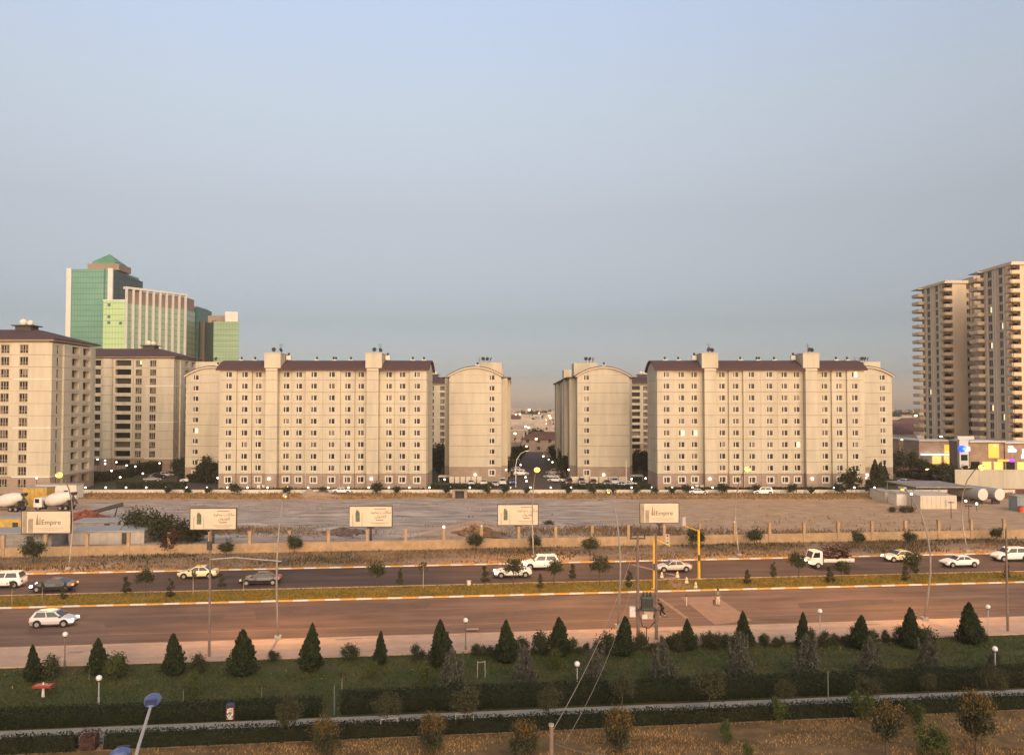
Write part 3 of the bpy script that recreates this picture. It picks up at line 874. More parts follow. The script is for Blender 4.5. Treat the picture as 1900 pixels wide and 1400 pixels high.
# tall tower with pyramid roof
t = office('glass_office_tower', 'tall teal glass tower with green pyramid roof and pale corner strips')
Y = 560
x0, x1, zt = Xd(122, Y), Xd(197, Y), Zd(498, Y)
dp = 40
xr = x1 + 3
MB().box(x0, x1 + 3, Y, Y + dp, 0, zt).obj('curtain_wall', M['g_teal'], t)
MB().box(x0 - .6, x0 + 2.6, Y - .6, Y + 1, 0, zt + .5).obj('corner_strip', M['clad'], t)
MB().box(x1 + .2, x1 + 3.4, Y - .6, Y + 1.2, 0, zt + .5).obj('corner_strip', M['clad'], t)
MB().box(x1 - 2.6, x1 - 1.6, Y - .3, Y, 0, zt + .3).obj('mullion_line', M['g_dark'], t)
MB().add([(x1 + 3.4, Y + .6, 0), (x1 + 12.6, Y + 24, 0), (x1 + 12.6, Y + 24, zt - 5), (x1 + 3.4, Y + .6, zt - .5), (x1 + 3.0, Y + 40, 0), (x1 + 3.0, Y + 40, zt - 4)],
         [(0, 1, 2, 3), (1, 4, 5, 2), (3, 2, 5)]).obj('side_wall', M['g_steel'], t)
px0, px1 = Xd(153, Y), Xd(212, Y)
MB().box(px0, px1, Y + 4, Y + 22, zt + .005, Zd(486, Y)).obj('crown_block', M['clad_dark'], t)
q0, q1 = Xd(160, Y), Xd(204, Y)
ym = Y + 13
MB().frus((q0, q1, ym - 8, ym + 8), Zd(485.5, Y), (q0, q1, ym - 8, ym + 8), Zd(482, Y)).frus((q0, q1, ym - 8, ym + 8), Zd(481.9, Y), ((q0 + q1) / 2 - .2, (q0 + q1) / 2 + .2, ym - .2, ym + .2), Zd(464, Y)).obj('pyramid_roof', M['cop_green'], t)
# slab with white portal of fins
t = office('glass_office_tower', 'light green glass slab with a white frame of tall vertical fins')
Y = 520
a, b_, c = Xd(189, Y), Xd(231, Y), Xd(341, Y + 34)
MB().box(a, b_, Y, Y + 20, 0, Zd(557, Y)).obj('curtain_wall', M['g_light'], t)
MB().box(a - .2, b_, Y - .2, Y + 20.2, Zd(557, Y) + .005, Zd(555, Y)).obj('coping', M['clad'], t)
zt, ztop = Zd(561, Y), Zd(531, Y)
sk = 34                                                             # the fin front runs back to the right
def fp(s):
    return b_ + (c - b_) * s, Y + sk * s
p0, p1 = fp(0), fp(1)
MB().add([(p0[0], p0[1], 0), (p1[0], p1[1], 0), (p1[0], p1[1] + 18, 0), (p0[0], p0[1] + 18, 0), (p0[0], p0[1], zt), (p1[0], p1[1], zt), (p1[0], p1[1] + 18, zt), (p0[0], p0[1] + 18, zt)],
         [(4, 5, 6, 7), (0, 1, 5, 4), (1, 2, 6, 5), (2, 3, 7, 6), (3, 0, 4, 7)]).obj('curtain_wall', M['g_mid'], t)
MB().add([(p0[0], p0[1] + 2, zt), (p1[0], p1[1] + 2, zt), (p1[0], p1[1] + 16, zt), (p0[0], p0[1] + 16, zt), (p0[0], p0[1] + 2, ztop - 2), (p1[0], p1[1] + 2, ztop - 2), (p1[0], p1[1] + 16, ztop - 2), (p0[0], p0[1] + 16, ztop - 2)],
         [(4, 5, 6, 7), (0, 1, 5, 4), (1, 2, 6, 5), (2, 3, 7, 6), (3, 0, 4, 7)]).obj('crown_wall', M['clad_dark'], t)
ang = math.atan2(sk, c - b_)
for k in range(10):
    q = fp(k / 9)
    MB().box(-.5, .5, -1.3, 0, 0, ztop - 1.3).obj('fin', M['clad'], t, (q[0], q[1], 0), ang)
Lf = math.hypot(c - b_, sk)
MB().box(-.7, Lf + .7, -1.4, 1.9, ztop - 1.29, ztop).obj('top_beam', M['clad'], t, (p0[0], p0[1], 0), ang)
for px, py in [(200, 565), (200, 587), (200, 598), (222, 599)]:
    MB().box(-.9, .9, -.15, 0, -.9, .9).obj('open_vent', M['g_dark'], t, (Xd(px, Y), Y - .005, Zd(py, Y)))
# dark teal block behind, then the brown and green tower
t = office('glass_office_tower', 'dark teal glass block between the finned slab and the green tower')
Y = 575
MB().box(Xd(336, Y), Xd(367, Y), Y, Y + 25, 0, Zd(570, Y)).obj('curtain_wall', M['g_dark'], t)
MB().box(Xd(336, Y), Xd(362, Y), Y + .5, Y + 24, Zd(570, Y) + .005, Zd(567, Y)).obj('coping', M['clad_dark'], t)
t = office('glass_office_tower', 'short green glass tower with brown flank and white roof box')
Y = 540
g0, g1 = Xd(395, Y), Xd(442, Y)
MB().prism([(g0, Y), (g1, Y), (g1 - 11, Y + 30), (g0 - .02, Y + 30)], 0, Zd(596, Y)).obj('curtain_wall', M['g_olive'], t)
for k in range(9):
    z = Zd(600 + k * 9, Y)
    MB().box(g0, g1, Y - .2, Y - .005, z - .25, z + .25).obj('floor_band', M['g_mid'], t)
f0 = Xd(367, Y + 42)
MB().add([(g0 - .05, Y + .3, 0), (f0, Y + 42, 0), (g0, Y + 42, 0), (g0 - .05, Y + .3, Zd(594, Y)), (f0, Y + 42, Zd(594, Y) + 2), (g0, Y + 42, Zd(594, Y))], [(1, 0, 3, 4), (3, 5, 4), (2, 1, 4, 5)]).obj('flank_wall', M['g_steel'], t)
hh = .55
MB().add([(g0 - .05 + (f0 - g0) * hh - .15, Y + .3 + 41.7 * hh - .1, 0), (f0 - .15, Y + 41.9, 0), (f0 - .15, Y + 41.9, Zd(590, Y) + 2), (g0 - .05 + (f0 - g0) * hh - .15, Y + .3 + 41.7 * hh - .1, Zd(592, Y) + 1)], [(1, 0, 3, 2)]).obj('flank_strip', M['clad_dark'], t)
MB().prism([(Xd(414, Y), Y + 2), (Xd(438, Y), Y + 2), (Xd(438, Y) - 4, Y + 12), (Xd(414, Y), Y + 12)], Zd(596, Y), Zd(577, Y)).obj('roof_box', M['clad'], t)
MB().box(Xd(378, Y), Xd(414, Y) - .05, Y + 6, Y + 28, Zd(596, Y), Zd(583, Y)).obj('roof_plant', M['clad_dark'], t)
# ================================================================== plants
def leaf_mesh(name, cen, size, m, up=0.0, aspect=1.6, extra=None):
    """many small leaf faces at the points cen; up: how far they stand upright"""
    cen = np.asarray(cen); n = len(cen)
    d = rng.normal(size=(n, 3)); d[:, 2] += up * 2.2
    d /= np.linalg.norm(d, axis=1, keepdims=True)
    a = np.cross(d, rng.normal(size=(n, 3))); a /= np.linalg.norm(a, axis=1, keepdims=True)
    s = (size * rng.uniform(.6, 1.4, n))[:, None]
    v = np.stack([cen - d * s * aspect * .5, cen + a * s * .5, cen + d * s * aspect * .5, cen - a * s * .5], 1).reshape(-1, 3)
    f = np.arange(4 * n).reshape(-1, 4)
    me = bpy.data.meshes.new(name)
    me.vertices.add(4 * n); me.vertices.foreach_set('co', v.reshape(-1).astype(np.float32))
    me.loops.add(4 * n); me.loops.foreach_set('vertex_index', f.reshape(-1).astype(np.int32))
    me.polygons.add(n); me.polygons.foreach_set('loop_start', np.arange(0, 4 * n, 4, dtype=np.int32)); me.polygons.foreach_set('loop_total', np.full(n, 4, dtype=np.int32))
    me.materials.append(M[m])
    me.update(calc_edges=True)
    return me
def blades(name, P0, h, w, m, lean=.35):
    n = len(P0)
    th = rng.uniform(0, 6.283, n)
    hh = h * rng.uniform(.5, 1.5, n)
    ww = w * rng.uniform(.6, 1.4, n)
    a = np.stack([np.cos(th), np.sin(th), np.zeros(n)], 1) * ww[:, None]
    tip = P0 + np.stack([rng.normal(0, lean, n) * hh, rng.normal(0, lean, n) * hh, hh], 1)
    v = np.stack([P0 - a, P0 + a, tip], 1).reshape(-1, 3)
    me = bpy.data.meshes.new(name)
    me.vertices.add(3 * n); me.vertices.foreach_set('co', v.reshape(-1).astype(np.float32))
    me.loops.add(3 * n); me.loops.foreach_set('vertex_index', np.arange(3 * n, dtype=np.int32))
    me.polygons.add(n); me.polygons.foreach_set('loop_start', np.arange(0, 3 * n, 3, dtype=np.int32)); me.polygons.foreach_set('loop_total', np.full(n, 3, dtype=np.int32))
    me.materials.append(M[m])
    me.update(calc_edges=True)
    return me
def clump_mask(x, y, s, seed, lo):
    return vnoise(x * s, y * s, seed) + rng.uniform(-.5, .5, len(x)) > lo
def grass(name, label, v0, v1, z, n, h, w, m, u0=-62, u1=72, seed=1, lo=-.4, s=.5):
    u = rng.uniform(u0, u1, n); v = rng.uniform(v0, v1, n)
    k = clump_mask(u, v, s, seed, lo)
    u, v = u[k], v[k]
    P0 = np.stack([u * RD.x + v * RN.x, u * RD.y + v * RN.y, np.full(len(u), z)], 1)
    o = struct(ob(name, blades(name, P0, h, w, m)), 'stuff')
    return tag(o, label, 'grass')
grass('dry_grass', 'dry brown grass covering the ground below the near hedge', 44, 54.4, .006, 90000, .11, .035, 'grass_dry', -42, 48, 1, .05, .9)
grass('lawn_grass', 'dark green park grass between the hedge and the pavement', 60.2, 72.3, .01, 80000, .10, .04, 'grass', -48, 56, 2, -.6, .6)
grass('lawn_dry_tufts', 'yellowish dry tufts scattered through the park lawn', 60.2, 72.3, .01, 5000, .10, .05, 'grass_dry', -48, 56, 5, .55, .35)
grass('median_grass', 'yellow green grass on the road median', 93.8, 99.2, .11, 34000, .13, .06, 'grass_med', -64, 74, 3, -.8, .5)
grass('verge_grass', 'dry brown grass on the verge in front of the fence', 112.8, 124.4, 0, 42000, .26, .06, 'grass_verge', -76, 92, 4, -.05, .45)
grass('verge_weeds', 'olive weeds among the dry verge grass', 114.5, 124.5, 0, 22000, .34, .07, 'lf_olive', -76, 92, 8, .3, .3)
# dry bank below the compound wall
n = 24000
x = rng.uniform(-105, 118, n); y = rng.uniform(190, 202.8, n)
k = clump_mask(x, y, .3, 12, -.5)
P0 = np.stack([x[k], y[k], np.zeros(k.sum())], 1)
tag(struct(ob('bank_grass', blades('bank_grass', P0, .42, .14, 'grass_dry')), 'stuff'), 'tall dry grass on the bank below the compound wall', 'grass')
n = 7000
x = rng.uniform(-75, 75, n); y = rng.uniform(128, 190, n)
k = clump_mask(x, y, .12, 15, .7)
P0 = np.stack([x[k], y[k], np.full(k.sum(), .05)], 1)
tag(struct(ob('lot_weeds', blades('lot_weeds', P0, .55, .09, 'grass_dry')), 'stuff'), 'scattered dry weeds on the grey waste ground', 'weeds')

def cypress_pts(h, r, n, seed):
    g = np.random.default_rng(seed)
    s = g.uniform(0, 1, n) ** 1.15; th = g.uniform(0, 6.283, n)
    prof = np.minimum(1, (s / .16) ** .5) * (1 - s) ** (.62 + .08 * (seed % 3))
    lump = 1 + .16 * np.sin(3 * th + 9 * s + seed) + .13 * np.sin(7 * th - 23 * s) + .10 * np.sin(40 * s + 2 * th)
    rad = r * prof * lump * np.sqrt(g.uniform(.35, 1.05, n)) * 1.15
    return np.stack([rad * np.cos(th), rad * np.sin(th), s * h * (1 + .02 * g.normal(size=n)) + .05], 1)
def crown_pts(rx, rz, cz, n, seed, clumps=22, sig=.22, flat=0.0):
    g = np.random.default_rng(seed)
    c = g.normal(size=(clumps, 3)); c /= np.linalg.norm(c, axis=1, keepdims=True)
    c *= g.uniform(.35, .92, (clumps, 1))
    k = g.integers(0, clumps, n)
    p = c[k] + g.normal(size=(n, 3)) * sig * g.uniform(.6, 1.3, clumps)[k][:, None]
    p *= np.array([rx, rx, rz]); p[:, 2] += cz
    p[:, 2] = np.maximum(p[:, 2], .04)
    return p
def plume_pts(h, r, n, seed, m=11):
    g = np.random.default_rng(seed)
    k = g.integers(0, m, n); s = g.uniform(0, 1, n)
    ang = g.uniform(0, 6.283, m); lean = g.uniform(.2, 1.0, m); hh = g.uniform(.55, 1.0, m)
    rr = r * lean[k] * (.25 + .75 * s ** .6)
    p = np.stack([rr * np.cos(ang[k]), rr * np.sin(ang[k]), s * hh[k] * h + .05], 1)
    w = r * .34 * (1 - s * .85)
    return p + g.normal(size=(n, 3)) * np.stack([w, w, w * .6], 1) * .55
def trunk_mesh(h, r, crown_r, crown_z, seed):
    g = random.Random(seed)
    b = MB().tube([(0, 0, 0), (g.uniform(-.05, .05), g.uniform(-.05, .05), h * .5), (0, 0, h)], [r, r * .85, r * .6], 7)
    for k in range(5):
        a = g.uniform(0, 6.28); q = g.uniform(.4, .75) * crown_r
        b.tube([(0, 0, h * g.uniform(.75, .98)), (q * .5 * math.cos(a), q * .5 * math.sin(a), h + (crown_z - h) * .5), (q * math.cos(a), q * math.sin(a), crown_z + g.uniform(-.1, .35) * crown_r)], [r * .5, r * .3, r * .12], 5, False)
    return b.mesh('trunk', M['bark'])
CYP = [leaf_mesh('foliage', cypress_pts(3.5, .84 + .06 * s, 7000, s), .1, 'lf_cypress', .9, 1.9) for s in (1, 2, 3, 4)]
CYPT = MB().tube([(0, 0, 0), (0, 0, 3.2)], [.1, .03], 6).mesh('trunk', M['bark'])
JUN = [leaf_mesh('foliage', np.concatenate([cypress_pts(3.3, 1.05, 3000, s + 6), plume_pts(3.6, 1.0, 2600, s)]), .075, 'lf_grey', .8, 2.2) for s in (4, 5, 6)]
RND = [leaf_mesh('foliage', crown_pts(.95, .95, 1.0, 3000, s), .085, 'lf_round', .2) for s in (7, 8, 9)]
LOL = [leaf_mesh('foliage', crown_pts(1.15, .9, 2.35, 4200, s, 34, .2), .075, 'lf_olive', .2) for s in (10, 11, 12)]
LOLT = trunk_mesh(1.7, .05, 1.0, 2.3, 3)
ORB = [leaf_mesh('foliage', crown_pts(1.05, 1.25, 1.3, 5200, s, 40, .19), .065, 'lf_olive', .6, 2.2) for s in (13, 14)]
def tip_pts(s):
    p = crown_pts(1.1, 1.3, 1.38, 4500, s, 40, .2)
    return p[(p[:, 2] > 1.85 + .35 * rng.uniform(-1, 1, len(p))) & (np.hypot(p[:, 0], p[:, 1]) + p[:, 2] * .5 > 1.0)]
ORT = [leaf_mesh('tips', tip_pts(s), .055, 'lf_orange', .9, 2.4) for s in (13, 14)]
BRT = [leaf_mesh('foliage', crown_pts(.8, 1.0, 1.2, 1500, s, 16, .26), .08, 'lf_bright', .5, 1.8) for s in (15, 16)]
last_plant = [None]
def plant(name, label, cat, group, loc, foliage, scale, rz=None, trunk=None, tname='trunk', sz=1.0):
    t = thing(name, label, cat, loc, random.uniform(0, 6.28) if rz is None else rz, group)
    t.scale = (scale, scale, scale * sz)
    ob('foliage', foliage, t)
    ob(tname, trunk or CYPT, t)
    last_plant[0] = t
    return t
STEM = MB().tube([(0, 0, 0), (0, 0, .9)], [.07, .04], 6).mesh('stem', M['bark'])
def gpos(px, py, z=0):
    p = G(px, py)
    return (p.x, p.y, z)
def px_h(px, ytop, ybase):
    """height of something standing at that base"""
    b = G(px, ybase)
    return D(px, ytop, b.y).z

cyp = [(62, 1198, 1264), (182, 1186, 1250), (324, 1178, 1252), (450, 1170, 1252), (575, 1160, 1245), (705, 1173, 1233), (820, 1152, 1236), (940, 1152, 1229), (1040, 1148, 1218),
       (1158, 1146, 1216), (1275, 1150, 1206), (1382, 1136, 1200), (1490, 1138, 1203), (1598, 1143, 1204), (1692, 1130, 1202), (1801, 1120, 1194)]
for i, (px, a, b) in enumerate(cyp):
    h = px_h(px, a, b)
    plant('cypress_tree', f'{nth(i)} dark conical cypress from the left along the park edge', 'cypress', 'conical cypresses along the park edge', gpos(px, b), CYP[(i * 7 + i // 3) % 4], h / 3.5, sz=1.0)
    o_ = C.objects[-1] if 0 else last_plant[0]
    kx = [.86, 1.0, .92, 1.08, .95, .82, 1.05][i % 7]
    o_.scale = (o_.scale.x * kx, o_.scale.y * kx, o_.scale.z)
    o_.rotation_euler.x, o_.rotation_euler.y = random.uniform(-.05, .05), random.uniform(-.05, .05)
for i, (px, a, b) in enumerate([(85, 1215, 1262), (215, 1210, 1258), (370, 1212, 1248), (510, 1203, 1226), (650, 1192, 1226), (775, 1196, 1226), (1010, 1165, 1212), (1130, 1170, 1216), (1258, 1172, 1208), (1366, 1170, 1208), (1718, 1160, 1205), (1822, 1165, 1192)]):
    h = px_h(px, a, b)
    plant('round_shrub', f'{nth(i)} rounded dark green shrub from the left between the cypresses', 'shrub', 'rounded shrubs between the cypresses', gpos(px, b), RND[i % 3], h / 2.0, None, STEM, 'stem')
for i, (px, a, b) in enumerate([(838, 1195, 1284), (972, 1190, 1272), (1103, 1192, 1270), (1231, 1180, 1268), (1375, 1166, 1258), (1497, 1170, 1256), (1614, 1175, 1253), (1723, 1172, 1246), (1845, 1200, 1244)]):
    h = px_h(px, a, b)
    plant('juniper_shrub', f'{nth(i)} tall silvery grey juniper from the left in the lawn', 'juniper', 'silvery junipers in the lawn', gpos(px, b), JUN[i % 3], h / 3.6, None, CYPT, 'trunk', 1.0)
lol = [(535, 1297, 1374), (718, 1286, 1362), (862, 1272, 1356), (1018, 1275, 1345), (1155, 1252, 1322), (1317, 1240, 1332), (1456, 1262, 1318), (1612, 1254, 1325), (1722, 1248, 1296), (1846, 1240, 1310)]
for i, (px, a, b) in enumerate(lol):
    h = px_h(px, a, b)
    plant('park_tree', f'{nth(i)} young round-headed park tree from the left beside the path', 'tree', 'young trees beside the path', gpos(px, b), LOL[i % 3], h / 3.2, None, LOLT)
for i, (px, a, b) in enumerate([(606, 1330, 1400), (800, 1328, 1396), (972, 1338, 1408), (1147, 1320, 1397), (1645, 1308, 1402), (1812, 1296, 1402)]):
    h = px_h(px, a, b)
    tall = i > 3
    t = plant('golden_shrub', f'{nth(i)} golden brown topped shrub from the left in the dry grass', 'shrub', 'golden topped shrubs in the dry grass', gpos(px, b, .65 * h / 2.6 if tall else 0), ORB[i % 2], h / (3.2 if tall else 2.6), None, STEM, 'stem')
    ob('golden_tips', ORT[i % 2], t)
    if tall:
        MB().tube([(0, 0, -.9), (0, 0, .6)], .08, 7).obj('trunk', M['bark'], t)
for i, (px, a, b, m) in enumerate([(1445, 1292, 1338, 0), (1350, 1338, 1378, 1), (1720, 1340, 1402, 0), (1388, 1380, 1412, 1), (1600, 1280, 1336, 0), (1030, 1205, 1244, 1), (210, 1215, 1262, 0), (355, 1250, 1292, 1), (690, 1225, 1260, 0), (790, 1230, 1278, 1), (1750, 1360, 1410, 1), (1700, 1300, 1345, 0)]):
    h = px_h(px, a, b)
    plant('light_green_shrub', f'{nth(i)} loose light green shrub listed by the lawn and dry grass' if 0 else f'loose light green shrub {["by the path on the right", "low in the dry grass right of centre", "in the dry grass at lower right", "at the lower photo edge right of centre", "overhanging the path at right", "beside a cypress near the globe lamp", "behind the left globe lamp", "in the lawn left of the litter bin", "in the middle of the lawn", "by the staked frame in the lawn", "at the lower right edge", "at the hedge between two golden shrubs"][i]}', 'shrub', 'loose light green shrubs', gpos(px, b), BRT[m], h / 2.2, None, STEM, 'stem')

# clipped hedges either side of the path
def hedge(label, u0, u1, v0, v1, h, m='lf_hedge', name='clipped_hedge'):
    t = thing(name, label, 'hedge', U((u0 + u1) / 2, (v0 + v1) / 2), RA, 'clipped hedges in the park')
    L, W = u1 - u0, v1 - v0
    MB().frus((-L / 2 + .1, L / 2 - .1, -W / 2 + .12, W / 2 - .12), 0, (-L / 2 + .12, L / 2 - .12, -W / 2 + .15, W / 2 - .15), h - .12).obj('twig_core', M[m] if m == 'lf_red' else M['core'], t)
    n = int(L * (W + 2 * h) * 150)
    if name == 'shrub_belt':
        h *= .8
    x = rng.uniform(-L / 2, L / 2, n); q = rng.uniform(0, W + 2 * h, n)
    bump = (.3 if name == 'shrub_belt' else .07) * vnoise(x * 1.3, q * 1.0, int(abs(u0) * 3) + 5)
    y = np.where(q < h, -W / 2, np.where(q < h + W, q - h - W / 2, W / 2)); z = np.where(q < h, q, np.where(q < h + W, h, W + 2 * h - q))
    y = y + np.where(q < h, -1, np.where(q < h + W, 0, 1)) * bump; z = z + np.where((q >= h) & (q < h + W), bump, 0)
    P0 = np.stack([x, y, z], 1) + rng.normal(0, .055, (n, 3))
    P0[:, 2] = np.maximum(P0[:, 2], .03)
    ob('foliage', leaf_mesh('foliage', P0, .075, m, .2), t)
def uof(px, py):
    return toU(G(px, py))[0]
hedge('dark clipped hedge on the far side of the path', uof(-260, 1342), uof(600, 1318), 58.75, 60.1, 1.0)
hedge('dark clipped hedge behind the path right of the thin post', uof(632, 1318), uof(2200, 1262), 58.95, 60.4, 1.25)
hedge('short clipped hedge at the left photo edge before the path', uof(-260, 1380), uof(4, 1375), 54.6, 55.5, .9)
hedge('clipped hedge before the path, left of the red plant', uof(24, 1372), uof(164, 1370), 54.6, 55.5, .9)
hedge('reddish purple clipped plant between two near hedges', uof(166, 1370), uof(199, 1370), 54.6, 55.6, .95, 'lf_red', 'red_shrub')
hedge('long dark clipped hedge before the path', uof(208, 1368), uof(2200, 1310), 54.7, 55.6, .84)
struct(quad_sheet('path_branch', [U(uof(5, 1372), 53.6), U(uof(23, 1372), 53.6), U(uof(30, 1350), 55.8), U(uof(-2, 1350), 55.8)], .014, M['path']))
kk = 0
for (a, b_) in ((885, 1140), (1185, 1470), (1500, 1735)):
    px = a
    while px < b_:
        w_ = random.uniform(.36, .72)
        p = U(uof(px, 1200), 71.4 + random.uniform(-.7, .45))
        plant('belt_bush', f'{nth(kk)} low dark bush from the left in the belt along the pavement', 'bush', 'low bushes in the belt along the pavement', p, RND[kk % 3], w_, None, STEM, 'stem', random.uniform(.7, 1.25))
        px += random.uniform(17, 26) * (.6 + w_ * .6)
        kk += 1

# median: little trees, spiral topiary, saplings
TOP = []
for s in (20, 21):
    pts = np.concatenate([crown_pts(.42, .28, .35, 420, s, 8), crown_pts(.34, .25, .85, 340, s + 5, 8), crown_pts(.24, .24, 1.3, 260, s + 9, 6)])
    TOP.append(leaf_mesh('foliage', pts, .085, 'lf_olive', .2))
TOPT = MB().tube([(0, 0, 0), (0, 0, 1.2)], .04, 6).mesh('stem', M['bark'])
for i, (px, b) in enumerate([(118, 1113), (234, 1103), (316, 1110), (411, 1092), (742, 1086), (900, 1084), (1003, 1093), (1062, 1077), (1168, 1092), (1387, 1085), (1435, 1072), (1540, 1084), (1572, 1068), (1680, 1080), (1698, 1065), (1868, 1075)]):
    plant('topiary_shrub', f'{nth(i)} tiered topiary shrub from the left on the median', 'topiary', 'topiary shrubs on the median', gpos(px, b, .11), TOP[i % 2], 1.05 + .12 * (i % 3), None, TOPT, 'stem')
MT = [leaf_mesh('foliage', crown_pts(.95, .75, 2.0, 1500, s, 20, .24), .10, 'lf_round', .2) for s in (23, 24)]
MTT = trunk_mesh(1.5, .05, .9, 2.0, 8)
for i, (px, a, b) in enumerate([(270, 1055, 1108), (700, 1043, 1090), (953, 1036, 1090), (1028, 1038, 1086), (1113, 1030, 1088), (1482, 1025, 1074), (1562, 1040, 1080), (1690, 1022, 1078)]):
    h = px_h(px, a, b)
    plant('median_tree', f'{nth(i)} small dark tree from the left on the road median', 'tree', 'small trees on the median', gpos(px, b, .11), MT[i % 2], h / 2.8, None, MTT)
SAP = leaf_mesh('foliage', crown_pts(.35, .5, 1.9, 160, 30, 8, .3), .1, 'lf_olive', .2)
SAPT = MB().tube([(0, 0, 0), (.03, 0, 1.2), (0, 0, 2.2)], [.035, .03, .015], 6).mesh('trunk', M['stake'])
for i, (px, a, b) in enumerate([(22, 1080, 1122), (78, 1085, 1118), (358, 1062, 1103), (452, 1070, 1100), (785, 1045, 1092), (165, 1240, 1262), (635, 1245, 1298), (340, 1270, 1302), (485, 1270, 1300), (768, 1268, 1290)]):
    h = px_h(px, a, b)
    plant('sapling', f'thin bare sapling {["at the left edge of the median", "beside the dark car on the median", "in front of the beige taxi", "left of the tall dark pole", "in front of the far kerb at centre", "below a cypress at left in the lawn", "leaning at the hedge left of centre", "in the lawn above the blue lamp", "by the first park tree", "in the lawn at centre"][i]}', 'sapling', 'thin saplings', gpos(px, b, .1 if i < 5 else 0), SAP, h / 2.3, None, SAPT)

# verge trees before the fence
VT = [leaf_mesh('foliage', crown_pts(1.15, 1.0, 1.75, 2000, s, 24, .24), .12, 'lf_round', .2) for s in (40, 41)]
VTT = trunk_mesh(1.1, .07, 1.0, 1.7, 12)
VTO = leaf_mesh('foliage', crown_pts(1.15, 1.0, 1.75, 1600, 43, 24, .24), .12, 'lf_red', .2)
for i, (px, a, b) in enumerate([(62, 997, 1046), (315, 982, 1028), (420, 1000, 1034), (546, 990, 1026), (883, 986, 1022), (992, 990, 1022), (1095, 992, 1030), (1290, 975, 1018), (1400, 978, 1012), (1592, 982, 1014), (1688, 982, 1012), (1850, 976, 1004)]):
    h = px_h(px, a, b)
    plant('verge_tree', f'{nth(i)} small round tree from the left on the dry verge by the fence', 'tree', 'small trees on the dry verge', gpos(px, b), VTO if i == 1 else VT[i % 2], h / 2.9, None, VTT)

# compound trees and hedges, further off: larger leaf faces
FT = [leaf_mesh('foliage', crown_pts(2.6, 2.6, 3.6, 1700, s, 26, .22), .34, 'lf_far', .2) for s in (50, 51, 52)]
FTT = trunk_mesh(2.6, .16, 2.2, 3.4, 14)
CON = leaf_mesh('foliage', cypress_pts(6.0, 1.3, 1500, 60), .3, 'lf_far', .9, 1.8)
ft = [(812, 880, 5.5), (806, 868, 7), (820, 862, 7), (940, 884, 6.5), (948, 872, 6), (958, 862, 6), (966, 853, 6), (1052, 884, 6.5), (1044, 872, 6), (1036, 862, 6), (1028, 853, 6), (1180, 882, 6), (1192, 872, 7), (1170, 868, 6), (1200, 880, 6), (330, 880, 5), (300, 868, 5), (380, 896, 6.5), (392, 892, 7), (400, 898, 6), (1578, 914, 5.6), (1745, 905, 6), (1735, 903, 5), (1756, 904, 5.5), (1662, 880, 7), (1672, 876, 7), (1690, 876, 6), (1710, 880, 5), (1725, 884, 4), (1748, 886, 4), (1768, 888, 4), (1790, 888, 4), (1810, 888, 4), (345, 888, 5), (320, 868, 5)]
names = {}
for i, (px, b, h) in enumerate(ft):
    p = G(px, b)
    side = 'in the gap left of centre' if px < 830 and px > 700 else 'left of the central street' if px < 985 and px > 700 else 'right of the central street' if px < 1060 else 'in the gap right of centre' if px < 1210 else 'below the high rise towers' if px > 1650 and b < 890 else 'by the right yard' if px > 1500 else 'by the left parking'
    if px < 500: side = 'by the left parking'
    names[side] = names.get(side, -1) + 1
    plant('garden_tree', f'{nth(names[side])} leafy garden tree {side} among the apartment blocks', 'tree', 'trees among the apartment blocks', (p.x, p.y, 0), FT[i % 3], h / 6.2, None, FTT)
for i, (px, b) in enumerate([(1624, 899), (1634, 900), (1642, 900)]):
    p = G(px, b)
    plant('garden_conifer', f'{nth(i)} dark upright conifer from the left at the right end-on block', 'conifer', 'conifers at the right end-on block', (p.x, p.y, 0), CON, 1.05 - .1 * i, None, FTT)
# small palms and shrubs along the compound wall
PS = leaf_mesh('foliage', crown_pts(1.0, .8, 1.1, 500, 70, 10, .3), .2, 'lf_far', .3)
for i, px in enumerate([312, 350, 388, 432, 535, 600, 700, 735, 830, 905, 940, 980, 1060, 1100, 1130, 1180, 1210, 1245, 1270, 1300, 1340, 1400, 1470, 1510, 1560, 1612]):
    p = G(px, 917)
    plant('wall_shrub', f'{nth(i)} little shrub from the left on the bank below the compound wall', 'shrub', 'little shrubs below the compound wall', (p.x + random.uniform(-.5, .5), p.y, 0), PS, random.uniform(.8, 1.4), None, STEM, 'stem')
def far_hedge(label, p, q, w, h, m='lf_far'):
    p, q = Vector(p), Vector(q)
    L = (q - p).length
    t = thing('garden_hedge', label, 'hedge', ((p.x + q.x) / 2, (p.y + q.y) / 2, 0), math.atan2(q.y - p.y, q.x - p.x), 'garden hedges')
    MB().box(-L / 2 + .1, L / 2 - .1, -w / 2 + .1, w / 2 - .1, 0, h - .1).obj('twig_core', M['core'], t)
    n = int(L * (w + 2 * h) * 14)
    P0 = np.stack([rng.uniform(-L / 2, L / 2, n), rng.uniform(-w / 2, w / 2, n), rng.uniform(.4, 1, n) * h], 1)
    P0[: n // 2, 1] = -w / 2 + rng.normal(0, .08, n // 2); P0[: n // 2, 2] = rng.uniform(0, h, n // 2)
    P0[n // 2:, 2] = h + rng.normal(0, .1, n - n // 2)
    ob('foliage', leaf_mesh('foliage', P0, .3, m, .2), t)
far_hedge('garden hedge in front of the cars left of the central street', (-20, 211), (-4.5, 211), 1.2, 1.3)
far_hedge('garden hedge in front of the cars right of the central street', (12, 211), (34, 211), 1.2, 1.3)
far_hedge('long garden hedge at the foot of the right apartment block', (37, 208.3), (86, 208.3), 1.0, .8)
far_hedge('long garden hedge at the foot of the left apartment block', (-71, 208.3), (-21, 208.3), 1.0, .6)
far_hedge('dark hedge sloping up left of the parking, lower stretch', G(140, 900), G(240, 884), 2.5, 2.2)
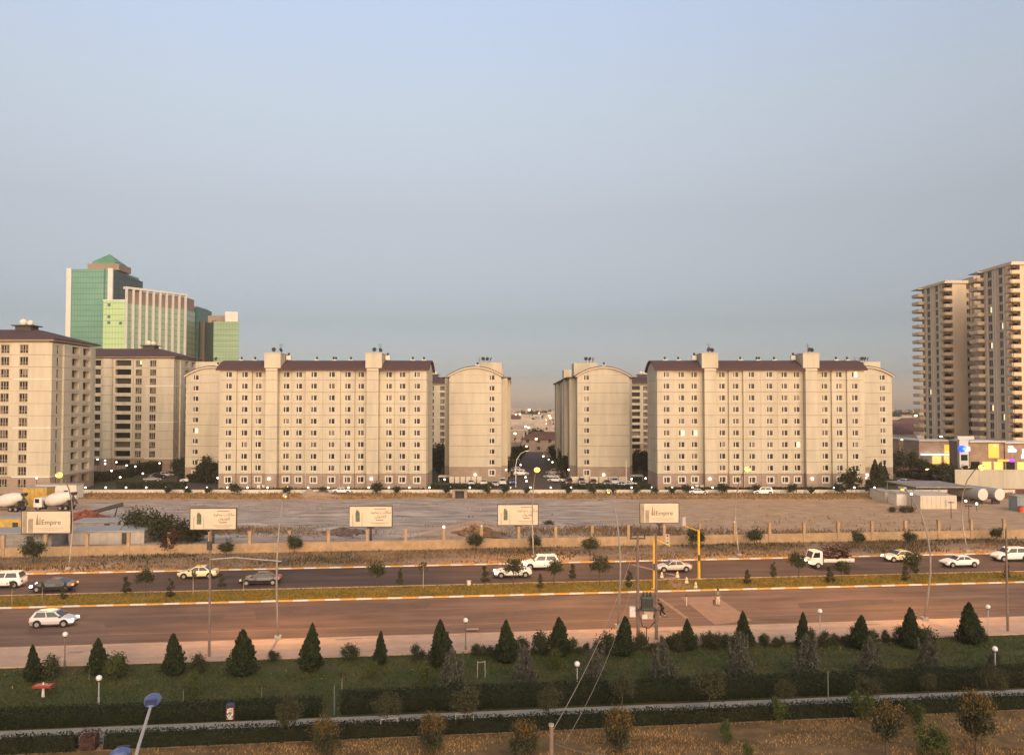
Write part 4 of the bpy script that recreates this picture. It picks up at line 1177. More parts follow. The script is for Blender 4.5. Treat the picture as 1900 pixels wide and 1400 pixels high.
far_hedge('dark hedge sloping up left of the parking, upper stretch', G(240, 882), G(345, 866), 2.5, 3.0)
far_hedge('bushy hedge before the left end-on block', G(335, 893), G(404, 897), 2.0, 2.2)
far_hedge('bushy hedge between wall lamps left of the parking', G(218, 906), G(345, 906), 1.5, 1.5)
far_hedge('green hedge at the foot of the right end-on block', G(1606, 903), G(1660, 900), 1.5, 1.4)
far_hedge('long dark hedge along the lane below the high rise towers', G(1668, 884), G(1775, 897), 2.0, 1.6)
# ================================================================== street lamps
M['mast'] = mat('mast_paint', (.30, .26, .22), .6, .1, 2)
def street_lamp(label, base, toward, lit):
    """tall mast with a double bend; toward = +1 leans over the road away from the camera, -1 towards it"""
    t = thing('street_lamp', label, 'street lamp', base, RA, 'tall curved street lamps')
    s = toward
    pts = [(0, -s * q, z) for q, z in ((0, 0), (.6, 2.2), (1.1, 4.6), (1.15, 6.4), (.7, 8.4), (-.3, 10.2), (-1.8, 11.6), (-3.0, 12.2))]
    MB().tube(pts, [.10, .095, .09, .085, .08, .07, .06, .05], 8).obj('mast', M['mast'], t, smooth=True)
    MB().box(-.28, .28, -.28, .28, 0, .3).obj('footing', M['path'], t)
    hd = MB().frus((-.18, .18, -.55, .55), -.06, (-.12, .12, -.45, .45), .14).obj('lamp_head', M['grey_metal'], t, (0, s * 3.4, 12.3))
    MB().ball((0, 0, -.14), .4 if lit else .14, 12, 8, .8).obj('lamp_glass', M['sodium'], hd)
    if True:
        L = bpy.data.lights.new('street_light', 'SPOT')
        L.spot_size, L.spot_blend = R(158), .5
        L.energy, L.color, L.shadow_soft_size = LAMP_W if lit else 1300, (1.0, 0.50, 0.16), .25
        lo = bpy.data.objects.new('street_light', L)
        C.objects.link(lo); lo.parent = t; lo.location = (0, s * 3.4, 11.9); lo.rotation_euler = (R(38 * s), 0, 0)
LAMP_W = 4500
for px, lab in ((127, 'lit street lamp in front of the left edge tower'), (990, 'lit street lamp in front of the central street'), (1371, 'lit street lamp in front of the right long block'), (1795, 'lit street lamp in front of the high rise towers')):
    u, v = toU(G(px, {127: 1056, 990: 1034, 1371: 1031, 1795: 1023}[px]))
    street_lamp(lab, U(u, max(v, V['far1'] + .7)), -1, True)
for px, py, lab in ((516, 1187, 'tall grey street lamp on the pavement left of centre'), (1146, 1166, 'tall grey street lamp on the pavement left of the transformer'), (1715, 1152, 'tall grey street lamp on the pavement at right')):
    u, v = toU(G(px, py))
    street_lamp(lab, U(u, v, .125), 1, False)

def globe_post(px, ytop, ybase, label, z=0):
    p = G(px, ybase, z)
    h = D(px, ytop, p.y).z - z
    t = thing('globe_lamp_post', label, 'lamp post', p, 0, 'park lamps with white globes')
    MB().tube([(0, 0, 0), (0, 0, h - .1)], .045, 8).tube([(0, 0, 0), (0, 0, .5)], .08, 8).obj('post', M['pole_wood'] if h > 2.5 else M['grey_metal'], t)
    MB().ball((0, 0, h), .21, 14, 10).obj('globe', M['globe'], t, smooth=True)
    MB().tube([(0, 0, h - .24), (0, 0, h - .16)], [.1, .14], 10).obj('collar', M['dark_metal'], t)
for a in ((183, 1257, 1306, 'white globe lamp on short post in the left of the lawn'), (120, 1176, 1237, 'white globe lamp against the road by the leftmost cypress'), (864, 1150, 1207, 'white globe lamp against the pavement left of centre'), (1071, 1231, 1277, 'white globe lamp on short post in the middle of the lawn'),
          (1522, 1133, 1184, 'white globe lamp against the pavement beside the thirteenth cypress'), (1834, 1125, 1174, 'white globe lamp against the pavement by the rightmost cypress'), (1847, 1203, 1250, 'white globe lamp over the lawn at the right edge')):
    globe_post(*a)
for px, a, b, lab in ((620, 1270, 1326, 'thin green post beside the path left of centre'), (1537, 1243, 1324, 'thin green post crossing the path at right')):
    p = G(px, b); h = D(px, a, p.y).z
    t = thing('thin_post', lab, 'post', p)
    MB().tube([(0, 0, 0), (0, 0, h)], .04, 6).obj('shaft', mat('green_paint', (.12, .16, .12), .6, .1, 3), t)
    MB().ball((0, 0, h), .07, 8, 6).obj('cap', M['dark_metal'], t)

# foreground twin lamp with blue hoods
p = D(246, 1402, 24.0)
t = thing('twin_street_lamp', 'near twin street lamp with blue hoods at the lower left', 'street lamp', (p.x, p.y, 0))
MB().tube([(0, 0, 0), (0, 0, p.z - .3)], [.14, .09], 10).obj('mast', M['grey_metal'], t)
M['blue_hood'] = mat('blue_hood', (.09, .13, .28), .45, .25, 8, spec=.4)
for (hx, hy, Yh, bx, by, Yb) in ((283, 1299, 27.2, 258, 1380, 24.8), (225, 1396, 22.8, 236, 1400, 23.7)):
    a, bb = D(hx, hy, Yh), D(bx, by, Yb)
    lp = Vector((p.x, p.y, 0))
    q0 = Vector((0, 0, p.z - .35))
    MB().tube([q0, bb - lp, a - lp + (bb - a).normalized() * .25], [.05, .05, .045], 8).obj('arm', M['grey_metal'], t)
    d = (a - bb).normalized()
    rz = math.atan2(d.y, d.x)
    hd = ob('lamp_head', None, t, a - lp, rz)
    hd.rotation_euler = (0, -math.asin(d.z) * .6, rz)
    vs = MB()
    n = 12
    prof = [(-.42, .09, .02), (-.34, .17, .09), (-.1, .25, .14), (.15, .27, .15), (.34, .2, .11), (.42, .05, .03)]
    for k, (xx, w, zz) in enumerate(prof):
        vs.v += [(xx, w * math.cos(2 * math.pi * j / n), max(-.05, zz * math.sin(2 * math.pi * j / n)) ) for j in range(n)]
    for k in range(len(prof) - 1):
        vs.f += [(k * n + j, k * n + (j + 1) % n, (k + 1) * n + (j + 1) % n, (k + 1) * n + j) for j in range(n)]
    vs.f += [tuple(range(n - 1, -1, -1)), tuple((len(prof) - 1) * n + j for j in range(n))]
    vs.m = [0] * len(vs.f)
    vs.obj('hood', M['blue_hood'], hd, smooth=True)
    MB().box(-.40, -.26, -.16, .16, -.02, .145).obj('clamp', mat('dark_blue', (.03, .04, .11), .5, 0), hd)
    MB().ball((.08, 0, -.05), .2, 10, 6, .3).obj('lamp_glass', M['globe'], hd)

# near wooden stub pole with wires up to the transformer poles
p = D(1023, 1345, 38)
t = thing('cable_post', 'grey post top with cables at the lower photo edge', 'post', (p.x, p.y, 0))
MB().tube([(0, 0, 0), (0, 0, p.z)], [.12, .095], 10).obj('shaft', M['pole_wood'], t)
MB().tube([(0, 0, p.z - .02), (0, 0, p.z + .08)], .12, 10).obj('cap', M['stake'], t)
MB().tube([(0, 0, p.z - .75), (.55, .1, p.z - .85)], .04, 6).obj('bracket', M['dark_metal'], t)

# ------------------------------------------------------------------ transformer on twin poles
A, B = G(1184, 1188), G(1218, 1188)
t = thing('pole_transformer', 'green transformer and cabinets hung between two tall concrete poles', 'transformer', A)
w = (B - A).length
top = D(1181, 992, A.y).z
for x in (0, w):
    MB().tube([(x, 0, 0), (x + (-.1 if x == 0 else .1) * 0, 0, top)], [.16, .1], 8).obj('pole', M['pole_wood'], t)
zt = D(1201, 1128, A.y).z
MB().box(-.3, w + .3, -.55, -.45, zt - .12, zt).box(-.3, w + .3, .45, .55, zt - .12, zt).box(-.1, w + .1, -.44, .44, zt - .07, zt - .02).obj('platform', M['dark_metal'], t)
tr = MB().box(.3, w - .3, -.42, .42, zt, zt + 1.05).obj('tank', mat('transformer_green', (.09, .12, .10), .6, .1, 3), t)
for k in range(5):
    xx = .4 + k * (w - .8) / 4
    MB().box(xx - .05, xx + .05, -.6, -.425, zt + .15, zt + .95).obj('cooling_fin', M['dark_metal'], tr)
for k in range(3):
    xx = .5 + k * (w - 1) / 2
    MB().tube([(xx, 0, zt + 1.05), (xx, 0, zt + 1.2), (xx, 0, zt + 1.45)], [.1, .13, .05], 8).obj('insulator', M['dark_metal'], tr)
z2 = D(1201, 1145, A.y).z
MB().box(.45, w - .35, -.4, .1, z2 - .05, z2 + .85).obj('cabinet', mat('rust_cabinet', (.42, .26, .12), .7, .5, 2.5, col2=(.5, .42, .34)), t)
MB().box(.3, .75, -.5, -.41, z2, z2 + .35).obj('notice_plate', M['white'], t)
MB().box(-.75, -.25, -.25, .2, z2 + .1, z2 + .95).obj('meter_cabinet', M['white'], t)
MB().tube([(.2, 0, z2), (.4, -.1, z2 - .8), (w * .6, -.1, z2 - .9), (w - .1, 0, z2 - .3)], .04, 6).tube([(w * .45, -.1, z2 - .8), (w * .45, 0, 0)], .04, 6).obj('cable', M['black'], t)
for zc in (top - .3,):
    MB().box(-.7, .7, -.06, .06, zc - .06, zc + .06).obj('cross_arm', M['dark_metal'], t)
    for xx in (-.6, 0.0, .6):
        MB().tube([(xx, 0, zc + .06), (xx, 0, zc + .3)], [.05, .08], 6).obj('insulator', M['dark_metal'], t)
def wire(a, b, sag, r, label):
    a, b = Vector(a), Vector(b)
    pts = []
    for k in range(15):
        s = k / 14
        q = a.lerp(b, s); q.z -= sag * 4 * s * (1 - s)
        pts.append(q - a)
    o = MB().tube(pts, r, 5).obj('overhead_wire', mat('wire', (.33, .27, .22), .7, 0), None, a)
    tag(o, label, 'wire', 'overhead wires')
wire((p.x + .1, p.y, p.z - .15), (A.x, A.y, top - .25), 1.0, .018, 'upper pale cable sagging from the near post to the transformer poles')
wire((p.x + .55, p.y + .1, p.z - .85), (A.x + .3, A.y, top - 1.5), 1.4, .012, 'lower pale cable sagging from the near post to the transformer poles')
wire((p.x + .1, p.y, p.z - .75), D(1125, 1400, 33), .1, .012, 'thin cable running down right from the near post')

def plain_pole(px, ybase, ytop, label, name, extra):
    b = G(px, ybase, .125)
    h = D(px, ytop, b.y).z
    t = thing(name, label, 'pole', b)
    MB().tube([(0, 0, 0), (0, 0, h)], [.12, .08], 8).obj('shaft', M['pole_wood'], t)
    if extra == 'camera':
        za = D(px, 1040, b.y).z
        MB().tube([(0, 0, za), (2.0, .2, za + .12), (5.8, .5, za - .25)], .05, 6).obj('arm', M['grey_metal'], t)
        MB().box(5.8, 6.3, .3, .65, za - .42, za - .12).obj('camera_box', M['dark_metal'], t)
        MB().box(-.2, .2, -.28, -.1, za + .8, za + 1.5).obj('control_box', M['dark_metal'], t)
    else:
        MB().box(-1.0, 1.0, -.06, .06, h - 1.1, h - .98).obj('cross_arm', M['dark_metal'], t)
        for xx in (-.9, 0, .9):
            MB().tube([(xx, 0, h - .98), (xx, 0, h - .75)], .06, 6).obj('insulator', M['dark_metal'], t)
plain_pole(388, 1217, 984, 'tall thin dark pole with long camera arm left of centre', 'camera_pole', 'camera')
plain_pole(1870, 1170, 982, 'tall dark utility pole at the right edge', 'utility_pole', 'cross')

# ------------------------------------------------------------------ yellow traffic signal masts
def signal(base, toward, label):
    t = thing('traffic_signal', label, 'traffic light', base, 0, 'yellow traffic signal masts')
    MB().tube([(0, 0, 0), (0, 0, 5.75)], [.17, .13], 10).obj('mast', M['yellow'], t)
    MB().box(-.3, .3, -.3, .3, 0, .12).obj('footing', M['path'], t)
    s = toward
    e = Vector((.9, -4.6, 5.6)) if s < 0 else Vector((-1.0, 5.2, 5.7))
    MB().tube([(0, 0, 5.7), e], [.11, .07], 8).obj('arm', M['yellow'], t)
    d = e * .86
    hd = MB().box(-.2, .2, -.14, .14, -.1, 1.0).obj('signal_head', M['grey_metal'], t, (d.x, d.y, 5.75))
    for k, c in enumerate([(.25, .02, .02), (.3, .18, .02), (.02, .16, .05)]):
        yy = .145 if s > 0 else -.145
        MB().tube([(0, yy, .85 - k * .36), (0, yy + (.03 if s > 0 else -.03), .85 - k * .36)], .12, 10).obj('signal_lens', mat(f'lens{k}', c, .3, 0), hd)
    MB().box(-.14, .14, -.26, -.13, 2.2, 2.9).obj('push_box', M['dark_metal'], t)
b1, b2 = G(1214, 1093, .11), G(1297, 1074, .11)
signal(b1, -1, 'yellow traffic signal mast at the front edge of the median')
signal(b2, 1, 'yellow traffic signal mast at the far edge of the median')
for i, (px, py) in enumerate([(1228, 1071), (1257, 1070), (1274, 1081), (1291, 1090)]):
    t = thing('bollard', f'{nth(i)} pale bollard from the left at the median crossing', 'bollard', G(px, py, .115), 0, 'pale bollards at the crossing')
    MB().tube([(0, 0, .0), (0, 0, .08), (0, 0, .62), (0, 0, .7)], [.24, .22, .09, .03], 10).obj('cone', M['kerb_white'], t)
    MB().tube([(0, 0, .3), (0, 0, .42)], [.175, .145], 10).obj('band', M['kerb_yellow'], t)
p = G(1274, 1124)
t = thing('road_marker', 'single thin marker post standing on the near road', 'marker', (p.x, p.y, .01))
MB().tube([(0, 0, 0), (0, 0, .95)], .04, 6).obj('post', M['kerb_white'], t)
MB().tube([(0, 0, .95), (0, 0, 1.25)], .05, 6).obj('tip', M['dark_metal'], t)
p = G(870, 1087)
t = thing('waste_bucket', 'small white bucket standing on the median grass', 'bucket', (p.x, p.y, .11))
MB().tube([(0, 0, 0), (0, 0, .5)], [.2, .25], 12).obj('pail', M['white'], t); MB().tube([(0, 0, .5), (0, 0, .54)], .27, 12).obj('rim', M['trim'], t)

# ------------------------------------------------------------------ billboards
M['board'] = mat('board_face', (.66, .57, .43), .6, .05, .6)
M['ink'] = mat('ink', (.10, .085, .06), .7, 0)
M['ink2'] = mat('ink_pale', (.30, .23, .15), .7, 0)
M['ink_green'] = mat('ink_green', (.13, .17, .11), .7, .3, 2)
M['ink_grey'] = mat('ink_grey', (.34, .29, .21), .7, .2, 1.2)
def text(par, s, x, z, size, m, align='LEFT', y=-.115, w=1.0):
    cu = bpy.data.curves.new('lettering', 'FONT')
    cu.body, cu.size, cu.align_x, cu.extrude = s, size, align, .003
    cu.materials.append(M[m])
    tmp = bpy.data.objects.new('lettering', cu)
    me = bpy.data.meshes.new_from_object(tmp)
    bpy.data.objects.remove(tmp)
    o = bpy.data.objects.new('lettering', me)
    C.objects.link(o)
    o.parent = par; o.location = (x, y, z); o.rotation_euler = (R(90), 0, 0); o.scale = (w, 1, 1)
def billboard(px0, px1, py0, py1, Y, kind, label):
    a, b = D(px0, py1, Y), D(px1, py0, Y)
    W, H = b.x - a.x, b.z - a.z
    t = thing('billboard', label, 'billboard', ((a.x + b.x) / 2, Y, 0), RA * .3, 'billboards behind the fence')
    pn = MB().box(-W / 2, W / 2, -.1, .18, a.z, b.z).obj('panel', M['board'], t)
    fr = MB()
    f = .09
    fr.box(-W / 2 - f, W / 2 + f, -.16, .22, a.z - f, a.z - .005).box(-W / 2 - f, W / 2 + f, -.16, .22, b.z + .005, b.z + f).box(-W / 2 - f, -W / 2 - .005, -.16, .22, a.z, b.z).box(W / 2 + .005, W / 2 + f, -.16, .22, a.z, b.z)
    fr.obj('frame', M['dark_metal'], t)
    MB().tube([(0, .05, 0), (0, .05, a.z - f)], .17, 10).obj('post', M['dark_metal'], t)
    MB().frus((-.2, .2, -.1, .2), a.z - f - .35, (-.7, .7, -.1, .2), a.z - f - .004).obj('bracket', M['dark_metal'], t)
    zc = (a.z + b.z) / 2
    if kind == 'logo':
        MB().box(-W * .49, -W * .40, -.112, -.102, a.z + .06, b.z - .06).box(-W * .37, -W * .27, -.112, -.102, a.z + .06, zc + H * .15).obj('print', M['ink_grey'], pn)
        for (x0, x1, h) in ((-.22, -.15, .52), (-.145, -.115, .38)):
            c = (x0 + x1) / 2 * W
            MB().add([(x0 * W, -.113, zc - H * .12), (x1 * W, -.113, zc - H * .12), (c + .06, -.113, zc - H * .12 + H * h * .7), (c, -.113, zc - H * .12 + H * h), (c - .06, -.113, zc - H * .12 + H * h * .7)], [(0, 1, 2, 3, 4)]).obj('emblem', M['ink2'], pn)
        text(pn, 'Empire', -W * .105, zc - H * .11, .98 * H / 3.1, 'ink', w=1.0)
        MB().box(-W * .2, W * .36, -.113, -.104, zc - H * .30, zc - H * .285).box(-W * .12, W * .25, -.113, -.104, zc - H * .37, zc - H * .36).obj('small_print', M['ink2'], pn)
    else:
        MB().box(-W * .36, -W * .26, -.112, -.102, zc - H * .26, zc + H * .18).add([(-W * .36, -.113, zc + H * .18), (-W * .26, -.113, zc + H * .18), (-W * .29, -.113, zc + H * .28), (-W * .34, -.113, zc + H * .34)], [(0, 1, 2, 3)]).obj('print', M['ink_green'], pn)
        MB().box(-W * .43, -W * .415, -.112, -.102, a.z + .05, zc + H * .1).box(-W * .21, -W * .20, -.112, -.102, a.z + .05, zc + H * .2).obj('print', M['ink_grey'], pn)
        g1 = '\uFEAA\uFEF4\uFECC\uFEB3 \uFE90\uFE97\uFE8E\uFEDC\uFEE3'
        g2 = '\uFEE5\uFE8D\uFEED\uFEAA\uFED8\uFEDF\uFE8D'
        text(pn, g1, W * .235, zc + H * .15, .62 * H / 3.1, 'ink', 'CENTER')
        text(pn, g2, W * .235, zc - H * .06, .62 * H / 3.1, 'ink', 'CENTER')
        MB().box(W * .13, W * .30, -.113, -.104, zc - H * .20, zc - H * .15).box(W * .0, W * .42, -.113, -.104, zc - H * .34, zc - H * .315).box(W * .05, W * .36, -.113, -.104, zc - H * .41, zc - H * .395).box(W * .08, W * .36, -.113, -.104, zc + H * .36, zc + H * .40).obj('small_print', M['ink2'], pn)
for a in ((42, 131, 948, 988, 121.5, 'logo', 'cream billboard with tower emblem and latin lettering at far left'), (354, 438, 943, 981, 124.3, 'script', 'cream billboard with arabic script, leftmost of three alike'), (649, 727, 939, 976, 126.5, 'script', 'cream billboard with arabic script, middle of three alike'),
          (924, 998, 936, 973, 128.8, 'script', 'cream billboard with arabic script, rightmost of three alike'), (1188, 1259, 933, 969, 130.8, 'logo', 'cream billboard with tower emblem and latin lettering right of centre')):
    billboard(*a)

# ------------------------------------------------------------------ park furniture
p = G(428, 1334)
t = thing('litter_bin', 'red sided litter bin with white front and navy lid by the path', 'litter bin', p, RA)
M['bin_red'] = mat('bin_red', (.34, .05, .04), .5, .1, 4); M['bin_navy'] = mat('bin_navy', (.03, .03, .08), .4, 0)
bd = MB().box(-.27, .27, -.22, .22, .05, .85).obj('body', M['bin_red'], t)
MB().box(-.2, .2, -.24, -.225, .08, .82).obj('front_plate', M['white'], bd); MB().tube([(0, -.25, .5), (0, -.243, .5)], .1, 12).obj('emblem', M['ink2'], bd)
MB().frus((-.3, .3, -.25, .25), .855, (-.24, .24, -.2, .2), 1.05).obj('lid', M['bin_navy'], t)
p = G(80, 1292)
t = thing('garden_stand', 'flat red topped stand on a white post in the left lawn', 'stand', p)
MB().tube([(0, 0, 0), (0, 0, .7)], [.12, .07], 8).obj('post', M['white'], t)
MB().box(-.65, .65, -.3, .3, .7, .86).obj('top', M['bin_red'], t); MB().tube([(0, 0, .86), (0, 0, 1.02)], .06, 8).obj('knob', M['white'], t)
def stakes(px, ybase, h, label, w=.55):
    p = G(px, ybase)
    t = thing('tree_stake_frame', label, 'stakes', p, RA, 'wooden stake frames')
    for x in (-w, w):
        MB().tube([(x, 0, 0), (x * .92, 0, h)], .035, 6).obj('stake', M['stake'], t)
    MB().tube([(-w * .95, 0, h * .9), (w * .95, 0, h * .95)], .03, 6).obj('crossbar', M['stake'], t)
stakes(722, 1364, 1.15, 'wooden stake frame round the second park tree'); stakes(862, 1358, 1.25, 'wooden stake frame round the third park tree', .6); stakes(893, 1256, 1.25, 'empty wooden stake frame in the lawn left of centre', .3)

# ================================================================== vehicles
def car_proto(style, head='head_off', tail='tail'):
    P = {'sedan': dict(L=4.6, W=1.78, H=1.43, hood=.98, cab=(-1.55, 1.05, -.85, .35), belt=.92, rear=1.0), 'hatch': dict(L=4.0, W=1.7, H=1.5, hood=.95, cab=(-1.85, 1.0, -1.45, .3), belt=.93, rear=.98),
         'suv': dict(L=4.7, W=1.88, H=1.78, hood=1.1, cab=(-2.15, 1.15, -1.85, .55), belt=1.12, rear=1.12), 'old': dict(L=4.5, W=1.68, H=1.38, hood=.92, cab=(-1.4, 1.0, -.85, .35), belt=.88, rear=.92)}[style]
    t = ob('car', None)
    L, W, H, belt = P['L'], P['W'], P['H'], P['belt']
    st = [(-L / 2, .45, .72, .80), (-L / 2 + .12, .32, P['rear'] - .06, .93), (-L / 2 + .6, .24, P['rear'], 1.0), (P['cab'][0], .22, belt, 1.0), (0, .2, belt, 1.0), (P['cab'][1], .22, P['hood'], 1.0), (L / 2 - .6, .24, P['hood'] - .12, .98), (L / 2 - .15, .3, P['hood'] - .24, .9), (L / 2, .42, P['hood'] - .4, .74)]
    b = MB()
    n = 8
    for x, z0, z1, wf in st:
        w = W / 2 * wf
        zm = z0 + (z1 - z0) * .55
        b.v += [(x, -w * .86, z0), (x, -w, z0 + .14), (x, -w, zm), (x, -w * .92, z1), (x, w * .92, z1), (x, w, zm), (x, w, z0 + .14), (x, w * .86, z0)]
    for k in range(len(st) - 1):
        b.f += [(k * n + j, (k + 1) * n + j, (k + 1) * n + (j + 1) % n, k * n + (j + 1) % n) for j in range(n)]
    b.f += [tuple(range(n)), tuple((len(st) - 1) * n + j for j in range(n - 1, -1, -1))]
    b.m = [0] * len(b.f)
    c0, c1, r0, r1 = P['cab']
    wb, wr = W / 2 * .92, W / 2 * .70
    b.frus((c0, c1, -wb, wb), belt - .03, (r0, r1, -wr, wr), H - .05)
    b.frus((r0 - .02, r1 + .02, -wr - .02, wr + .02), H - .05, (r0 + .15, r1 - .15, -wr + .12, wr - .12), H)
    body = b.obj('body', M['paint'], t, smooth=False)
    # glazing a few mm proud of the cabin faces
    def pt(u, v, side):                                   # u along the car 0..1, v up 0..1
        z = belt + (H - .05 - belt) * v
        x = (c0 + (r0 - c0) * v) * (1 - u) + (c1 + (r1 - c1) * v) * u
        y = (wb + (wr - wb) * v + .012) * side
        return (x, y, z)
    for side in (-1, 1):
        for u0, u1 in ((.10, .50), (.54, .93)):
            q = [pt(u0, .08, side), pt(u1, .08, side), pt(u1 if u1 < .9 else u1 - .03, .9, side), pt(u0, .9, side)]
            MB().add(q, [(0, 1, 2, 3) if side < 0 else (3, 2, 1, 0)]).obj('side_window', M['car_glass'], t)
    for nm, cc, rr, sg in (('windscreen', c1, r1, 1), ('rear_window', c0, r0, -1)):
        def q(v, s):
            return (cc + (rr - cc) * v + .012 * sg, s * (wb + (wr - wb) * v - .07), belt + (H - .05 - belt) * v + .005)
        MB().add([q(.08, -1), q(.08, 1), q(.92, 1), q(.92, -1)], [(0, 1, 2, 3) if sg > 0 else (3, 2, 1, 0)]).obj(nm, M['car_glass'], t)
    wr_ = .33 if style != 'suv' else .37
    tm = _cache.setdefault(('tyre', wr_), MB().tube([(0, -.1, 0), (0, -.09, 0), (0, .09, 0), (0, .1, 0)], [wr_ * .9, wr_, wr_, wr_ * .9], 16).mesh('wheel', M['rubber']))
    rm = _cache.setdefault(('rim', wr_), MB().tube([(0, -.115, 0), (0, .115, 0)], wr_ * .6, 12).mesh('rim', M['rim']))
    am = _cache.setdefault(('arch', wr_), MB().tube([(0, -.02, 0), (0, .02, 0)], wr_ * 1.18, 16).mesh('wheel_arch', M['black']))
    for sx in (-1, 1):
        for sy in (-1, 1):
            x = sx * (L / 2 - .82)
            ob('wheel_arch', am, t, (x, sy * (W / 2 - .012), wr_ + .03))
            wl = ob('wheel', tm, t, (x, sy * (W / 2 - .06), wr_)); ob('rim', rm, wl)
    for sy in (-1, 1):
        MB().frus((L / 2 - .32, L / 2 - .03, sy * W * .40 - .19, sy * W * .40 + .19), P['hood'] - .42, (L / 2 - .36, L / 2 - .08, sy * W * .40 - .17, sy * W * .40 + .17), P['hood'] - .22).obj('headlight', M[head], t)
        MB().box(-L / 2 - .01, -L / 2 + .1, sy * W * .38 - .16, sy * W * .38 + .16, .68, .88).obj('tail_light', M[tail], t)
        MB().box(c1 - .25, c1 - .08, sy * (W / 2 + .06) - .07, sy * (W / 2 + .06) + .07, belt, belt + .14).obj('mirror', M['black'], t)
    MB().box(L / 2 - .1, L / 2 + .01, -W * .3, W * .3, .36, .5).obj('grille', M['black'], t)
    MB().box(-L / 2 + .5, L / 2 - .5, -W / 2 * .985 - .012, W / 2 * .985 + .012, .25, .34).obj('sill', M['black'], t)
    return t
def place_car(proto, label, loc, rz, color, group=None, s=1.0, cat='car'):
    r = dup(proto, loc, rz, label, group, s, color)
    r['category'] = cat
    for ch in r.children_recursive:
        if ch.name.startswith('body'):
            ch.color = color
    return r
PR = {k: car_proto(*k) for k in (('sedan', 'head_off', 'tail'), ('sedan', 'head_on', 'tail'), ('sedan', 'head_blue', 'tail_on'), ('hatch', 'head_on', 'tail'), ('hatch', 'head_off', 'tail'), ('suv', 'head_off', 'tail'), ('suv', 'head_on', 'tail'), ('old', 'head_off', 'tail'))}
WHITE, SILVER, BLACKC, CREAM, BEIGE = (.80, .78, .74, 1), (.55, .54, .53, 1), (.015, .015, .02, 1), (.74, .62, .36, 1), (.52, .44, .36, 1)
GR = 'cars driving on the boulevard'
LEFT = RA + math.pi
for style, px, py, col, lab, rz in ((('hatch', 'head_on', 'tail'), 100, 1160, SILVER, 'silver hatchback with lit headlights alone on the near road', RA), (('suv', 'head_off', 'tail'), 6, 1088, WHITE, 'white estate car cut by the left photo edge', LEFT), (('sedan', 'head_blue', 'tail_on'), 100, 1095, BLACKC, 'black saloon with bluish headlights at the left', LEFT),
          (('sedan', 'head_off', 'tail'), 368, 1071, CREAM, 'cream taxi saloon on the far road left of centre', LEFT), (('sedan', 'head_off', 'tail'), 484, 1083, BLACKC, 'dark saloon beside the tall grey lamp mast', LEFT), (('sedan', 'head_on', 'tail'), 951, 1069, WHITE, 'white saloon in the nearer far-road lane at centre', LEFT),
          (('suv', 'head_on', 'tail'), 1004, 1054, WHITE, 'white off-road car overtaking the white saloon at centre', LEFT), (('old', 'head_off', 'tail'), 1249, 1059, BEIGE, 'old beige saloon between the yellow signal masts', LEFT), (('sedan', 'head_on', 'tail'), 1671, 1040, CREAM, 'cream taxi with lit headlights right of the lorry', LEFT),
          (('sedan', 'head_off', 'tail'), 1780, 1050, WHITE, 'white saloon on the far road near the right edge', LEFT), (('suv', 'head_off', 'tail'), 1874, 1039, WHITE, 'white off-road car at the right photo edge', LEFT)):
    q = G(px, py, .01)
    r = place_car(PR[style], lab, q, rz, col, GR)
    if 'taxi' in lab:
        MB().frus((-.25, .15, -.3, .3), 1.425, (-.2, .1, -.26, .26), 1.55).obj('roof_sign', M['kerb_yellow'], r)
# lorry with a pile of scrap
q = G(1538, 1052, .01)
t = thing('lorry', 'white flatbed lorry carrying a tall pile of dark scrap', 'truck', q, LEFT, GR)
cabm = MB()
cabm.along([(1.25, .55), (2.75, .55), (2.85, .95), (2.72, 1.35), (2.38, 2.15), (2.2, 2.25), (1.4, 2.25), (1.25, 2.1)], -.88, .88, 'y')
o = cabm.obj('body', M['paint'], t); o.color = WHITE
MB().add([(2.735, -.76, 1.38), (2.735, .76, 1.38), (2.41, .70, 2.1), (2.41, -.70, 2.1)], [(0, 1, 2, 3)]).obj('windscreen', M['car_glass'], t)
for s in (-1, 1):
    MB().add([(1.6, s * .89, 1.42), (2.55, s * .89, 1.42), (2.3, s * .89, 2.05), (1.6, s * .89, 2.05)], [(0, 1, 2, 3) if s < 0 else (3, 2, 1, 0)]).obj('side_window', M['car_glass'], t)
    MB().box(2.7, 2.88, s * .62 - .17, s * .62 + .17, .7, .95).obj('headlight', M['head_on'], t)
    MB().box(2.3, 2.42, s * 1.0 - .06, s * 1.0 + .06, 1.5, 1.85).obj('mirror', M['black'], t)
    for x in (1.85, -1.6):
        wl = MB().tube([(0, -.13, 0), (0, .13, 0)], .4, 16).obj('wheel', M['rubber'], t, (x, s * .78, .4)); MB().tube([(0, -.145, 0), (0, .145, 0)], .22, 10).obj('rim', M['rim'], wl)
MB().box(-2.9, 1.2, -.4, .4, .55, .75).obj('chassis', M['black'], t)
MB().box(-2.95, 1.15, -.95, .95, .76, .9).obj('bed', M['grey_metal'], t)
MB().box(-2.95, 1.15, -.97, -.92, .905, 1.25).box(-2.95, 1.15, .92, .97, .905, 1.25).box(-2.98, -2.93, -.91, .91, .905, 1.25).obj('side_board', M['white'], t)
sc = MB()
g = random.Random(5)
for k in range(60):
    a = Vector((g.uniform(-2.7, .9), g.uniform(-.8, .8), g.uniform(.95, 2.5)))
    d = Vector((g.uniform(-1, 1), g.uniform(-.5, .5), g.uniform(-.35, .45))) * .6
    sc.tube([a - d, a, a + d], [.05, .07, .04], 5)
for k in range(14):
    a = (g.uniform(-2.5, .7), g.uniform(-.5, .5), g.uniform(1.0, 2.4))
    sc.box(a[0] - .3, a[0] + .3, a[1] - .25, a[1] + .25, a[2] - .1, a[2] + .15)
